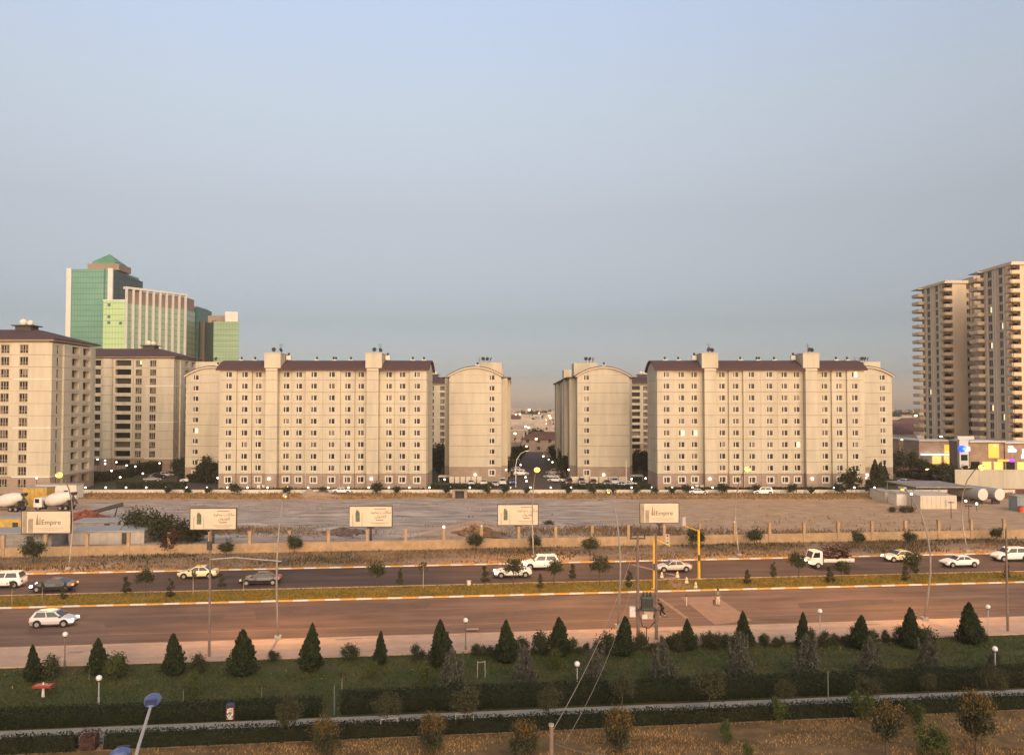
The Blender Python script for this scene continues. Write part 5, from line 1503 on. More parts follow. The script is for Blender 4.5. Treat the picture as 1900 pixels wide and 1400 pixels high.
for k in range(9):
    x = -2.5 + k * .4
    sc.tube([(x, -.8, 2.5 + .25 * math.sin(k)), (x + .3, 0, 2.8 + .2 * math.cos(k * 2)), (x + .1, .8, 2.5)], .06, 5)
s_ = sc.obj('scrap_pile', mat('scrap', (.05, .02, .018), .8, .4, 4), None, q, LEFT)
tag(s_, 'pile of dark rusty scrap heaped on the lorry bed', 'scrap')

# parked cars among the blocks
parked = [(862, 905, 'sedan', WHITE, 'white parked car first left in the row by the left end-on block', 1.57), (874, 900, 'sedan', WHITE, 'white parked car second in the row by the left end-on block', -1.57), (898, 899, 'sedan', WHITE, 'white parked car in the middle of the left row', -1.57), (919, 902, 'sedan', SILVER, 'grey parked car low in the left row', -1.57),
          (933, 899, 'suv', WHITE, 'white parked off-road car at the end of the left row', -1.57), (952, 898, 'sedan', (.08, .09, .22, 1), 'navy parked car by the white lamp mast', -1.57), (1056, 899, 'suv', (.10, .05, .04, 1), 'dark brown parked off-road car first in the right row', -1.57), (1079, 896, 'sedan', BLACKC, 'dark parked car behind the silver one in the right row', -1.57),
          (1081, 903, 'sedan', SILVER, 'silver parked car second in the right row', -1.57), (1101, 899, 'hatch', (.07, .03, .03, 1), 'dark red parked car in the middle of the right row', -1.57), (1126, 900, 'sedan', (.12, .12, .12, 1), 'dark grey parked car behind the lamp head in the right row', -1.57), (1140, 898, 'suv', WHITE, 'white parked off-road car in the right row', -1.57), (1152, 903, 'sedan', SILVER, 'silver grey parked car low in the right row', 2.9),
          (1166, 902, 'sedan', WHITE, 'white parked car at the far right of the right row', 3.0), (966, 882, 'suv', WHITE, 'white car parked left in the central street', 0.2), (960, 876, 'suv', SILVER, 'silver car parked left deeper in the central street', 0.1), (1032, 894, 'sedan', WHITE, 'white car parked right in the central street', 2.75), (1024, 887, 'sedan', SILVER, 'pinkish silver car parked right in the central street', 2.8),
          (1028, 880, 'suv', BEIGE, 'beige car parked right deeper in the central street', 2.8), (1415, 917, 'suv', WHITE, 'white off-road car before the right long block', math.pi), (1295, 917, 'sedan', SILVER, 'silver car half hidden by the wall before the right block', 0), (350, 894, 'sedan', WHITE, 'white car parked by the left end-on block', 3.6), (362, 891, 'sedan', SILVER, 'grey car parked behind the white one at left', 3.6),
          (282, 893, 'sedan', (.1, .1, .1, 1), 'dark car parked in the left parking', .4), (292, 886, 'sedan', BLACKC, 'black car parked deep in the left parking', .6), (308, 884, 'hatch', SILVER, 'silver car parked under the left garden tree', .6), (1718, 906, 'sedan', SILVER, 'silver car on the earth lane by the right yard', -1.3), (1680, 898, 'sedan', WHITE, 'white car on the earth lane by the conifers', -1.0),
          (635, 915, 'sedan', WHITE, 'white car half hidden by the wall before the left block', 0), (1690, 884, 'sedan', WHITE, 'white car beyond the lane hedge under the towers', .4), (1850, 888, 'suv', WHITE, 'white van-like car parked before the shops', -1.5), (1872, 886, 'sedan', SILVER, 'silver car parked before the shops at right', -1.5), (946, 844, 'sedan', WHITE, 'white car far down the central street left', -1.4), (944, 826, 'sedan', SILVER, 'silver car farthest down the central street', -1.4)]
for px, py, st, col, lab, rz in parked:
    q = G(px, py, .02)
    place_car(PR[(st, 'head_off', 'tail')], lab, q, rz, col, 'cars parked among the apartment blocks')
for k in PR:                                                     # the masters themselves leave the scene
    for ch in list(PR[k].children_recursive) + [PR[k]]:
        bpy.data.objects.remove(ch)

# ================================================================== people
M['skin'] = mat('skin', (.32, .18, .11), .6, .05, 5)
M['hair'] = mat('hair', (.025, .015, .01), .7, .1, 8)
def skinned(name, verts, edges, radii, m, parent, root=0):
    me = bpy.data.meshes.new(name)
    me.from_pydata(verts, edges, [])
    me.materials.append(m)
    o = ob(name, me, parent)
    md = o.modifiers.new('skin', 'SKIN')
    for k, r in enumerate(radii):
        me.skin_vertices[0].data[k].radius = (r, r) if not hasattr(r, '__len__') else r
        me.skin_vertices[0].data[k].use_root = (k == root)
    md.use_smooth_shade = True
    sb = o.modifiers.new('sub', 'SUBSURF'); sb.levels = 1; sb.render_levels = 2
    return o
def person(label, loc, rz, shirt, pants, shoe, J, s=1.0):
    """J: joints; x forward, y left"""
    t = thing('person', label, 'person', loc, rz)
    t.scale = (s, s, s)
    names = ['pelvis', 'chest', 'neck', 'head', 'shL', 'elL', 'waL', 'shR', 'elR', 'waR', 'hpL', 'knL', 'anL', 'hpR', 'knR', 'anR', 'toL', 'toR', 'hdL', 'hdR']
    Jd = dict(J)
    for sd in 'LR':
        w, e = Vector(Jd['wa' + sd]), Vector(Jd['el' + sd])
        Jd['hd' + sd] = tuple(w + (w - e).normalized() * .13)
        Jd['to' + sd] = tuple(Vector(Jd['an' + sd]) + Vector((.17, 0, -.04)))
    top = Vector(Jd['head']) + (Vector(Jd['head']) - Vector(Jd['neck'])).normalized() * .10
    v = [Jd[n] for n in names] + [tuple(top)]
    ix = {n: k for k, n in enumerate(names)}
    E = [('pelvis', 'chest'), ('chest', 'neck'), ('neck', 'head'), ('chest', 'shL'), ('shL', 'elL'), ('elL', 'waL'), ('waL', 'hdL'), ('chest', 'shR'), ('shR', 'elR'), ('elR', 'waR'), ('waR', 'hdR'), ('pelvis', 'hpL'), ('hpL', 'knL'), ('knL', 'anL'), ('anL', 'toL'), ('pelvis', 'hpR'), ('hpR', 'knR'), ('knR', 'anR'), ('anR', 'toR')]
    rad = [.13, .15, .055, .10, .06, .045, .032, .06, .045, .032, .085, .06, .04, .085, .06, .04, .035, .035, .035, .035, .085]
    skinned('body', v, [(ix[a], ix[b]) for a, b in E] + [(ix['head'], 20)], rad, M['skin'], t)
    def sub(nm, keys, edges, r, m, root=0):
        skinned(nm, [Jd[k] if isinstance(k, str) else k for k in keys], edges, r, m, t, root)
    mid = lambda a, b, f=.6: tuple(Vector(Jd[a]).lerp(Vector(Jd[b]), f))
    sub('shirt', ['pelvis', 'chest', 'shL', mid('shL', 'elL', .85), 'shR', mid('shR', 'elR', .85), mid('chest', 'neck', .5)], [(0, 1), (1, 2), (2, 3), (1, 4), (4, 5), (1, 6)], [.155, .175, .085, .07, .085, .07, .08], shirt, 1)
    sub('trousers', ['pelvis', 'hpL', 'knL', mid('knL', 'anL', .9), 'hpR', 'knR', mid('knR', 'anR', .9)], [(0, 1), (1, 2), (2, 3), (0, 4), (4, 5), (5, 6)], [.15, .105, .085, .065, .105, .085, .065], pants)
    for sd in 'LR':
        sub('shoe', ['an' + sd, 'to' + sd], [(0, 1)], [.055, .045], shoe)
    h = Vector(Jd['head'])
    up = (h - Vector(Jd['neck'])).normalized()
    hb = MB().ball((0, 0, 0), .118, 12, 8, 1.0)
    o = hb.obj('hair', M['hair'], t, tuple(h + up * .06 + Vector((-.035, 0, 0))), 0, True)
    fx = h + Vector((.098, 0, .0))
    MB().ball((fx.x, .035, fx.z + .03), .014, 6, 4).ball((fx.x, -.035, fx.z + .03), .014, 6, 4).ball((fx.x + .005, 0, fx.z - .055), .02, 6, 4, .4).obj('face', mat('face_dark', (.06, .025, .02), .6, 0), t)
    MB().ball((fx.x + .012, 0, fx.z - .01), .02, 6, 5, 1.4).ball((h.x, .1, h.z), .03, 6, 4).ball((h.x, -.1, h.z), .03, 6, 4).obj('nose_and_ears', M['skin'], t)
    return t
q = G(1229, 1144, .01)
walk = dict(pelvis=(0, 0, .95), chest=(.22, 0, 1.32), neck=(.34, 0, 1.48), head=(.42, 0, 1.62), shL=(.27, .19, 1.40), elL=(.45, .22, 1.15), waL=(.68, .18, 1.10), shR=(.27, -.19, 1.40), elR=(.45, -.22, 1.15), waR=(.68, -.18, 1.10),
            hpL=(0, .1, .9), knL=(.22, .1, .5), anL=(.18, .1, .08), hpR=(0, -.1, .9), knR=(-.08, -.1, .5), anR=(-.38, -.1, .14))
person('person in black pushing a small stroller across the near road', q, LEFT, mat('black_shirt', (.02, .018, .018), .8, .1, 5), mat('black_trousers', (.018, .012, .012), .8, .1, 5), M['white'], walk)
sx = q - RD * .95
t = thing('stroller', 'small dark and pale stroller half hidden behind the pole', 'stroller', sx, LEFT)
MB().tube([(-.1, -.2, 1.08), (.15, -.2, .35)], .02, 6).tube([(-.1, .2, 1.08), (.15, .2, .35)], .02, 6).tube([(-.1, -.2, 1.08), (-.1, .2, 1.08)], .025, 6).obj('handle', M['grey_metal'], t)
MB().frus((-.05, .35, -.2, .2), .38, (-.15, .3, -.22, .22), .85).obj('seat', mat('patterned_cloth', (.03, .03, .03), .9, .5, 9, col2=(.5, .48, .42)), t)
for x in (-.15, .4):
    for y in (-.22, .22):
        MB().tube([(x, y - .02, .12), (x, y + .02, .12)], .12, 10).obj('wheel', M['rubber'], t)
MB().tube([(.15, -.2, .38), (-.15, -.22, .12)], .02, 6).tube([(.15, .2, .38), (-.15, .22, .12)], .02, 6).tube([(.15, -.2, .38), (.4, -.22, .12)], .02, 6).tube([(.15, .2, .38), (.4, .22, .12)], .02, 6).obj('frame', M['grey_metal'], t)
q = G(1332, 1124, .02)
stand = dict(pelvis=(0, 0, .95), chest=(.03, 0, 1.34), neck=(.04, 0, 1.52), head=(.06, 0, 1.65), shL=(.02, .2, 1.43), elL=(.0, .27, 1.17), waL=(.10, .3, .95), shR=(.02, -.2, 1.43), elR=(-.02, -.27, 1.17), waR=(.08, -.36, .93),
             hpL=(0, .1, .9), knL=(.1, .1, .5), anL=(.02, .1, .08), hpR=(0, -.1, .9), knR=(.02, -.1, .5), anR=(-.14, -.1, .09))
person('person in green shirt and white trousers walking over the crossing', q, -math.pi / 2 + RA, mat('green_shirt', (.09, .20, .10), .8, .1, 5), mat('white_trousers', (.62, .54, .44), .8, .05, 5), M['dark_metal'], stand)
q2 = G(1325, 1123, .02)
person('small child in pale top beside the green-shirted adult', q2, -math.pi / 2 + RA, mat('pale_top', (.50, .32, .27), .8, .1, 5), mat('brown_trousers', (.09, .05, .04), .8, .1, 5), M['dark_metal'], dict(stand, waR=(.1, .3, 1.0), waL=(.1, .33, 1.0)), .64)
# ================================================================== builders' yard on the left
def mixer(px, py, rz, label, col):
    q = G(px, py)
    t = thing('concrete_mixer_truck', label, 'truck', q, rz, 'concrete mixer trucks')
    o = MB().along([(2.4, .7), (4.1, .7), (4.15, 1.3), (3.95, 2.5), (2.5, 2.5), (2.4, 2.3)], -1.15, 1.15, 'y').obj('body', M['paint'], t); o.color = col
    MB().add([(4.16, -1, 1.4), (4.16, 1, 1.4), (3.98, .95, 2.35), (3.98, -.95, 2.35)], [(0, 1, 2, 3)]).obj('windscreen', M['car_glass'], t)
    for s in (-1, 1):
        MB().box(2.9, 3.8, s * 1.16 - .005, s * 1.16 + .005, 1.5, 2.3).obj('side_window', M['car_glass'], t)
        for x in (3.2, -1.4, -2.6):
            wl = MB().tube([(0, -.16, 0), (0, .16, 0)], .52, 14).obj('wheel', M['rubber'], t, (x, s * .95, .52)); MB().tube([(0, -.175, 0), (0, .175, 0)], .28, 10).obj('rim', M['rim'], wl)
    MB().box(-3.8, 2.3, -.5, .5, .75, 1.05).obj('chassis', M['dark_metal'], t)
    MB().tube([(2.2, 0, 1.75), (1.9, 0, 1.8), (.6, 0, 2.05), (-1.2, 0, 2.4), (-2.9, 0, 2.85), (-3.3, 0, 2.95)], [.5, .95, 1.3, 1.3, .8, .55], 18).obj('drum', M['board'] if col[0] < .6 else M['white'], t, smooth=True)
    MB().tube([(-3.2, 0, 2.6), (-4.0, 0, 1.9), (-4.3, 0, 1.3)], [.35, .25, .2], 8).obj('chute', M['dark_metal'], t)
    MB().frus((-3.9, -3.3, -.4, .4), 3.0, (-4.0, -3.2, -.6, .6), 3.6).obj('hopper', M['dark_metal'], t)
    MB().box(-3.0, -2.8, -.9, .9, 1.05, 2.1).box(1.9, 2.2, -.9, .9, 1.05, 1.9).obj('drum_stand', M['dark_metal'], t)
mixer(105, 946, math.pi - .1, 'white concrete mixer truck in the left yard behind the billboard', WHITE)
mixer(14, 948, math.pi - .15, 'concrete mixer truck cut by the left photo edge', (.6, .6, .35, 1))
def yard_box(name, label, cat, px0, px1, py0, py1, Y, dp, m, rz=0, roof=True, door=True, group=None):
    a, b = D(px0, py1, Y), D(px1, py0, Y)
    z0 = 0
    t = thing(name, label, cat, (a.x, Y, 0), rz, group)
    W, H = b.x - a.x, b.z
    MB().box(0, W, 0, dp, 0.0, H).obj('shell', m, t)
    if roof:
        MB().box(-.15, W + .15, -.2, dp + .15, H + .005, H + .12).obj('roof', M['grey_metal'], t)
    n = max(3, int(W / .9))
    for k in range(n):
        MB().box((k + .5) * W / n - .04, (k + .5) * W / n + .04, -.05, -.005, .1, H - .1).obj('rib', m, t)
    if door:
        MB().box(W * .7, W * .7 + .9, -.07, -.052, 0.05, min(2.0, H - .2)).obj('door', M['dark_metal'], t)
    return t
M['yard_yellow'] = mat('yard_yellow', (.55, .36, .08), .6, .2, 1.2)
M['sheet'] = mat('sheet_metal', (.30, .275, .25), .6, .2, .6, stretch=(1, 1, 3))
M['sheet2'] = mat('sheet_pale', (.42, .38, .33), .6, .15, .6)
yard_box('storage_shed', 'long pale sheet metal shed behind the left fence', 'shed', 128, 262, 987, 1012, 127.5, 6, M['sheet2'], RA)
yard_box('storage_shed', 'low grey round-shouldered shed at the left photo edge', 'shed', -60, 88, 991, 1014, 122.5, 6, M['sheet'], RA)
yard_box('site_container', 'yellow container parked beside the concrete mixer', 'container', 42, 88, 905, 922, 176, 3, M['yard_yellow'], -.05)
yard_box('site_container', 'yellow container behind the first billboard at left', 'container', -20, 42, 962, 984, 138, 3, M['yard_yellow'], 0)
yard_box('site_trailer', 'long white trailer behind the yellow container', 'trailer', 66, 143, 899, 911, 190, 3, M['white'], -.03)
yard_box('site_container', 'small white box container beside the yard bushes', 'container', 212, 238, 966, 982, 141, 2.5, M['white'], 0)
yard_box('storage_shed', 'flat grey sheet roofed shed behind the white trailer yard', 'shed', 135, 215, 969, 984, 139, 5, M['sheet'], RA)
def heap(label, px, py, rx, h, m, cat='heap'):
    p = G(px, py)
    g = random.Random(px)
    b = MB()
    n, rings = 26, 8
    for k in range(rings + 1):
        s = k / rings
        jj = g.uniform(-.4, .4)
        for j in range(n):
            a = 2 * math.pi * j / n
            r = rx * (1 - s) * (1 + g.uniform(-.3, .3)) + .05
            b.v.append((r * math.cos(a), r * .8 * math.sin(a), h * (1 - (1 - s) ** 1.3) * (1 + g.uniform(-.35, .3)) if k else -.05))
    for k in range(rings):
        b.f += [(k * n + j, k * n + (j + 1) % n, (k + 1) * n + (j + 1) % n, (k + 1) * n + j) for j in range(n)]
    b.f.append(tuple(rings * n + j for j in range(n)))
    b.m = [0] * len(b.f)
    tag(b.obj('material_heap', m, None, p), label, cat, 'heaps on the waste ground')
heap('brick red rubble heap behind the left billboard', 160, 964, 4.5, 1.6, mat('red_rubble', (.24, .08, .05), .95, .3, 1.5))
heap('dark gravel heap before the left apartment block', 600, 920, 3.4, 1.2, mat('dark_gravel', (.12, .09, .075), .95, .3, 1.5))
heap('pale sand cone heap before the left apartment block', 573, 919, 1.7, 1.5, mat('pale_sand', (.40, .32, .24), .95, .2, 1.5))
heap('brown grassy earth mound at the middle of the lot', 880, 995, 6.0, 1.5, mat('earth_mound', (.22, .13, .07), .95, .35, 1.2))
heap('low rubble mound with dark debris left of the mound', 640, 990, 5.0, .9, mat('rubble', (.16, .12, .10), .95, .4, 1.5))
# conveyor
p = G(190, 962)
t = thing('conveyor', 'dark inclined conveyor beside the red rubble heap', 'conveyor', p, .2)
MB().tube([(-4, 0, .6), (3.5, 0, 2.6)], .35, 6).obj('belt', M['dark_metal'], t)
MB().tube([(2.0, -.5, 0), (2.6, 0, 2.3)], .08, 5).tube([(2.0, .5, 0), (2.6, 0, 2.3)], .08, 5).obj('leg', M['dark_metal'], t)
YB = [leaf_mesh('foliage', crown_pts(2.4, 1.7, 1.6, 1500, s, 24, .26), .2, 'lf_far', .3) for s in (80, 81)]
for i, (px, py, s) in enumerate([(250, 985, 1.1), (272, 1000, 1.3), (300, 1004, 1.2), (335, 1006, 1.0), (365, 1004, .8)]):
    p = G(px, py)
    plant('yard_bush', f'{nth(i)} wild green bush from the left beside the long shed', 'bush', 'wild bushes beside the long shed', p, YB[i % 2], s, None, STEM, 'stem')
for i, (px, py, s) in enumerate([(1655, 950, .35), (1675, 951, .4), (1690, 951, .4), (905, 985, .4), (1020, 978, .4)]):
    p = G(px, py)
    plant('lot_bush', f'low scrub bush {["left of the white cabin", "under the white cabin", "right under the white cabin", "on the earth mound", "at the middle of the lot"][i]}', 'bush', 'low scrub on the lot', p, YB[i % 2], s, None, STEM, 'stem')
# rubble and debris strewn over the lot
b = MB()
g = random.Random(21)
for k in range(900):
    c = g.choice([(640, 992, 9, 5), (745, 990, 8, 4), (880, 985, 9, 6), (1010, 980, 14, 6), (480, 985, 14, 5), (1100, 985, 12, 5), (300, 955, 16, 8), (700, 950, 34, 14), (1350, 985, 24, 5)])
    p = G(c[0], c[1])
    x, y = p.x + g.gauss(0, c[2] * .6), p.y + g.gauss(0, c[3] * .7)
    s = g.uniform(.08, .34)
    a = g.uniform(0, 3.1)
    ca, sa = math.cos(a) * s, math.sin(a) * s * g.uniform(.5, 1)
    b.add([(x - ca, y - sa, 0), (x + sa, y - ca, 0), (x + ca, y + sa, 0), (x - sa, y + ca, 0), (x + g.uniform(-.1, .1), y, .12 + s * 1.1)], [(0, 1, 4), (1, 2, 4), (2, 3, 4), (3, 0, 4)])
tag(struct(b.obj('rubble', mat('rubble_mix', (.10, .08, .07), .95, .5, .6, col2=(.46, .38, .31))), 'stuff'), 'stones and rubble strewn over the waste ground', 'rubble')
n = 9000
cs = np.array([[G(a, b_).x, G(a, b_).y, r1, r2] for a, b_, r1, r2 in [(880, 990, 7, 4), (905, 985, 6, 4), (1010, 985, 12, 5), (1130, 985, 12, 4), (640, 985, 8, 3), (560, 990, 16, 2.5), (1300, 992, 22, 3), (430, 985, 10, 3), (1500, 990, 30, 4)]])
k = rng.integers(0, len(cs), n)
P0 = np.stack([cs[k, 0] + rng.normal(0, .6, n) * cs[k, 2], cs[k, 1] + rng.normal(0, .6, n) * cs[k, 3], np.full(n, .1)], 1)
P0[:, 2] += 1.1 * np.exp(-(((P0[:, 0] - cs[0, 0]) / 4.5) ** 2 + ((P0[:, 1] - cs[0, 1]) / 3.6) ** 2))
P0 = P0[P0[:, 1] > (V['fence'] + .8) / math.cos(RA) + P0[:, 0] * math.tan(RA)]
tag(struct(ob('lot_scrub', blades('lot_scrub', P0, .5, .1, 'grass_verge')), 'stuff'), 'brown scrub grass along the front of the waste ground', 'scrub')
# inspection pit and dug hollow on the bank
p = G(853, 926)
t = thing('concrete_outlet', 'small concrete outlet box in the dry bank', 'outlet', p)
MB().box(-1.6, -1.0, -.5, 1.5, 0, 1.9).box(1.0, 1.6, -.5, 1.5, 0, 1.9).box(-1.6, 1.6, -.5, 1.5, 1.905, 2.1).obj('frame', M['stone'], t)
MB().box(-.99, .99, .8, 1.0, 0, 1.9).obj('grating', M['dark_metal'], t)
heap('dark dug earth patch on the bank before the central street', 1115, 932, 4.2, .55, mat('dug_earth', (.07, .035, .025), .95, .3, 1.5))

# ================================================================== right yard
t = yard_box('white_container', 'long white cabin container in the right yard', 'container', 1708, 1775, 919, 942, 172, 9, mat('container_white', (.62, .54, .42), .7, .05, .5), 0, False, False)
MB().box(4.9, 5.25, -.09, -.055, .5, 1.9).obj('pipe', M['grey_metal'], t)
yard_box('site_cabin', 'white site cabin with dark window left of the long container', 'cabin', 1664, 1690, 916, 938, 178, 4, M['white'], 0)
yard_box('site_cabin', 'cream site cabin furthest left in the right yard', 'cabin', 1643, 1664, 913, 936, 184, 8, M['trim'], 0)
yard_box('guard_kiosk', 'bluish kiosk at the right photo edge', 'kiosk', 1888, 1915, 921, 946, 168, 3, mat('kiosk_blue', (.26, .30, .31), .6, .1, 1), 0)
t = thing('yard_roof', 'grey flat canopy roof over the right yard cabins', 'canopy', (0, 0, 0))
a, b = D(1668, 914, 190), D(1772, 914, 190)
MB().box(a.x, b.x, 182, 197, 3.3, 3.5).obj('roof', M['sheet'], t)
for x in (a.x + .3, (a.x + b.x) / 2, b.x - .3):
    MB().tube([(x, 196.5, 0), (x, 196.5, 3.3)], .1, 6).obj('post', M['grey_metal'], t)
t = thing('yard_wall', 'long cream wall behind the fuel tanks at right', 'wall', (0, 0, 0))
a = D(1772, 893, 214)
for k in range(10):
    MB().box(a.x + k * 6.0 + .02, a.x + k * 6.0 + 5.98, 214, 214.3, 0, 4.6).obj('wall_panel', M['cream'], t)
MB().box(a.x, a.x + 60, 213.9, 214.4, 4.605, 4.75).obj('coping', M['trim'], t)
for i, (px, lab) in enumerate(((1824, 'horizontal grey fuel tank with white round end, left of two'), (1855, 'horizontal grey fuel tank with white round end, right of two'))):
    p = D(px, 917, 180)
    t = thing('fuel_tank', lab, 'tank', (p.x, 180, 0), .22, 'fuel tanks in the right yard')
    zc = p.z
    MB().tube([(0, 0, zc), (0, 9, zc)], 1.25, 20).obj('shell', M['grey_metal'], t, smooth=False)
    MB().tube([(0, -.06, zc), (0, -.005, zc)], [1.15, 1.25], 20).obj('end_plate', M['white'], t)
    for y in (1, 7):
        MB().box(-.9, .9, y, y + .4, 0, zc - 1.0).obj('cradle', M['dark_metal'], t)
for i, (px, py) in enumerate(((1765, 962), (1798, 970))):
    p = G(px, py)
    t = thing('marker_stake', f'{["left", "right"][i]} dark stake standing in the brown lot before the container', 'stake', p)
    MB().tube([(0, 0, 0), (0, 0, 3.2)], .07, 6).obj('shaft', M['dark_metal'], t); MB().box(-.6, .6, -.05, .05, 2.9, 3.05).obj('crosspiece', M['dark_metal'], t)
p = G(1896, 950)
t = thing('red_barrel', 'orange red barrel at the right photo edge by the kiosk', 'barrel', p)
MB().tube([(0, 0, 0), (0, 0, 1.1)], .6, 14).obj('shell', mat('orange_red', (.6, .12, .05), .5, .1, 2), t); MB().tube([(0, 0, 1.1), (0, 0, 1.16)], .63, 14).obj('lid', M['dark_metal'], t)
def lit_lamp(px, py, Y, label, group, r=.22):
    p = D(px, py, Y)
    t = thing('globe_lamp', label, 'lamp', (p.x, Y, 0), 0, group)
    MB().tube([(0, 0, 0), (0, 0, max(.2, p.z - r))], .06, 6).obj('post', M['dark_metal'], t)
    MB().ball((0, 0, p.z), r, 10, 6).obj('globe', M['globe_lit'], t)
gl = [(181, 852, 262), (195, 854, 258), (195, 860, 250), (216, 857, 252), (207, 873, 232), (235, 863, 245), (251, 865, 240), (296, 859, 255), (265, 878, 226), (223, 885, 218), (68, 886, 199.5), (808, 846, 300), (825, 889, 222), (939, 871, 231), (975, 885, 222), (977, 892, 216), (1055, 871, 231), (1174, 848, 300), (1198, 845, 300), (1172, 888, 222), (1198, 887, 222), (1607, 886, 222), (404, 886, 206), (1691, 916, 170), (1792, 929, 172), (1812, 934, 168), (962, 852, 300), (1018, 852, 300), (1025, 857, 270), (966, 862, 262)]
for i, (px, py, Y) in enumerate(sorted(gl)):
    lit_lamp(px, py, Y, f'{nth(i)} lit globe lamp on a post from the left in the gardens and yards', 'lit garden globe lamps')
# curved white street lamp by the central street (unlit)
p = G(957, 904)
t = thing('compound_lamp_mast', 'white mast with curved arm at the mouth of the central street', 'street lamp', (p.x, p.y, 0))
MB().tube([(0, 0, 0), (0, 0, 5.5), (.3, 0, 7.2), (1.3, 0, 8.6), (2.6, 0, 9.2)], [.1, .09, .08, .07, .06], 8).obj('mast', M['white'], t)
MB().box(2.4, 3.2, -.15, .15, 9.1, 9.3).obj('lamp_head', M['white'], t)
p = G(1162, 906)
t = thing('flag_mast', 'plain white mast beside the right row of parked cars', 'mast', (p.x, p.y, 0))
MB().tube([(0, 0, 0), (0, 0, 7)], [.1, .07], 8).obj('shaft', M['white'], t); MB().box(-.25, .25, -.25, .25, 0, .25).obj('footing', M['path'], t)
for i, (x0, x1, lab) in enumerate(((-16.9, -8, 'left'), (15.5, 31, 'right'))):
    t = thing('parking_wall', f'low cream wall behind the parked cars, {lab} of the central street', 'wall', (0, 0, 0))
    for k in range(6):
        w = (x1 - x0) / 6
        MB().box(x0 + k * w + .15, x0 + (k + 1) * w - .15, 230.2, 230.5, 0, 1.7).obj('wall_panel', M['trim'], t)
for i, (px0, px1, py, lab) in enumerate(((812, 838, 889, 'left'), (1168, 1195, 888, 'right'))):
    a, b = G(px0, py + 4), G(px1, py + 4)
    t = thing('garden_shelter', f'low pale shelter roof beside the {lab} end-on block', 'shelter', (a.x, a.y, 0))
    w = b.x - a.x
    MB().along([(0, 1.2), (.3, 1.6), (w - .3, 1.6), (w, 1.2)], 0, 3, 'y').obj('roof', M['trim'], t)
    for x in (.3, w - .3):
        MB().tube([(x, .3, 0), (x, .3, 1.3)], .08, 6).obj('post', M['white'], t)
p = G(245, 871)
t = thing('garden_pavilion', 'plain pale utility hut by the second left tower', 'hut', (p.x, p.y, 0), -.1)
MB().box(-3, 4, 0, 5, 0, 2.8).obj('shell', M['trim'], t); MB().box(-3.2, 4.2, -.2, 5.2, 2.805, 3.0).obj('roof', M['white'], t)
t = thing('path_wall', 'low sand wall beside the left edge tower', 'wall', (0, 0, 0))
a, b = G(128, 893), G(172, 889)
MB().add([(a.x, a.y, 0), (b.x, b.y, 0), (b.x, b.y, 1.1), (a.x, a.y, 1.1), (a.x, a.y + .4, 0), (b.x, b.y + .4, 0), (b.x, b.y + .4, 1.1), (a.x, a.y + .4, 1.1)], [(0, 1, 2, 3), (5, 4, 7, 6), (3, 2, 6, 7)]).obj('wall_panel', M['trim'], t)

# ================================================================== shops below the high rise towers
def emis(name, c, s):
    return mat(name, c, .4, 0, emit=c, estr=s)
M['shop_glow'] = emis('shop_window_glow', (1.0, .50, .13), .17)
M['sign_white'] = emis('sign_white', (.95, .95, 1.0), .35)
M['sign_blue'] = emis('sign_blue', (.03, .08, 1.0), .35)
M['sign_cyan'] = emis('sign_cyan', (.05, .5, 1.0), .35)
M['sign_yellow'] = emis('sign_yellow', (1.0, .50, .08), .10)
M['sign_violet'] = emis('sign_violet', (.35, .05, 1.0), .3)
M['shop_wall'] = mat('shop_wall', (.34, .24, .17), .8, .2, .4)
def shop(px0, px1, ytop, Y, lab, glow, dp=12):
    a, b = D(px0, ytop, Y), D(px1, ytop, Y)
    t = thing('shop_pavilion', lab, 'shop', (a.x, Y, 0), 0, 'shops below the towers')
    W, H = b.x - a.x, a.z
    MB().box(0, W, 0, dp, 0, H).obj('wall', M['shop_wall'], t)
    MB().box(-.3, W + .3, -.8, dp, H + .005, H + .4).obj('roof', M['clad'], t)
    n = max(2, int(W / 3.2))
    for k in range(n):
        x0 = (k + .12) * W / n
        MB().box(x0, x0 + W / n * .76, -.08, -.005, .4, H * .38).obj('shop_window', M['shop_glow'] if (k * 7 + int(px0)) % 3 != 1 and glow else M['pane'], t)
    return t, W, H
shop(1668, 1705, 815, 330, 'dim low shop front left of the lit canopy', False)
t, W, H = shop(1705, 1770, 818, 300, 'lit shop with bright long canopy under the left tower', True)
MB().box(.5, W - .5, -2.2, -.05, H * .42, H * .46).obj('canopy_light', M['sign_white'], t)
MB().box(W * .72, W * .95, -.25, -.05, H * .5, H * .85).obj('yellow_panel', M['sign_yellow'], t)
t, W, H = shop(1798, 1862, 820, 262, 'lit shop behind the brightest lamp under the right tower', True)
MB().box(W * .55, W * .85, -.25, -.05, H * .5, H * .95).obj('yellow_panel', M['sign_yellow'], t)
t, W, H = shop(1864, 1925, 822, 262, 'shop with violet and white signs at the right photo edge', True)
MB().box(-2.5, 1.0, -.5, -.3, H * .40, H * .47).obj('yellow_sign', M['sign_yellow'], t)
MB().ball((1.8, -.4, H * .43), .8, 10, 6, .6).obj('violet_sign', M['sign_violet'], t)
MB().box(1.0, 3.4, -.2, -.05, H * .72, H * .80).add([(1.6, -.22, H * .80), (2.9, -.22, H * .80), (2.2, -.22, H * .92)], [(0, 1, 2)]).obj('white_sign', M['sign_white'], t)
MB().box(5.0, 7.4, -.2, -.05, H * .5, H * .62).box(5.3, 7.0, -.2, -.06, H * .63, H * .8).obj('white_sign', M['sign_white'], t)
p = D(1780, 815, 256); q = D(1795, 893, 256)
t = thing('pylon_sign', 'tall pale pylon with glowing blue and white sign', 'sign', (p.x, 256, 0))
w = D(1797, 815, 256).x - p.x
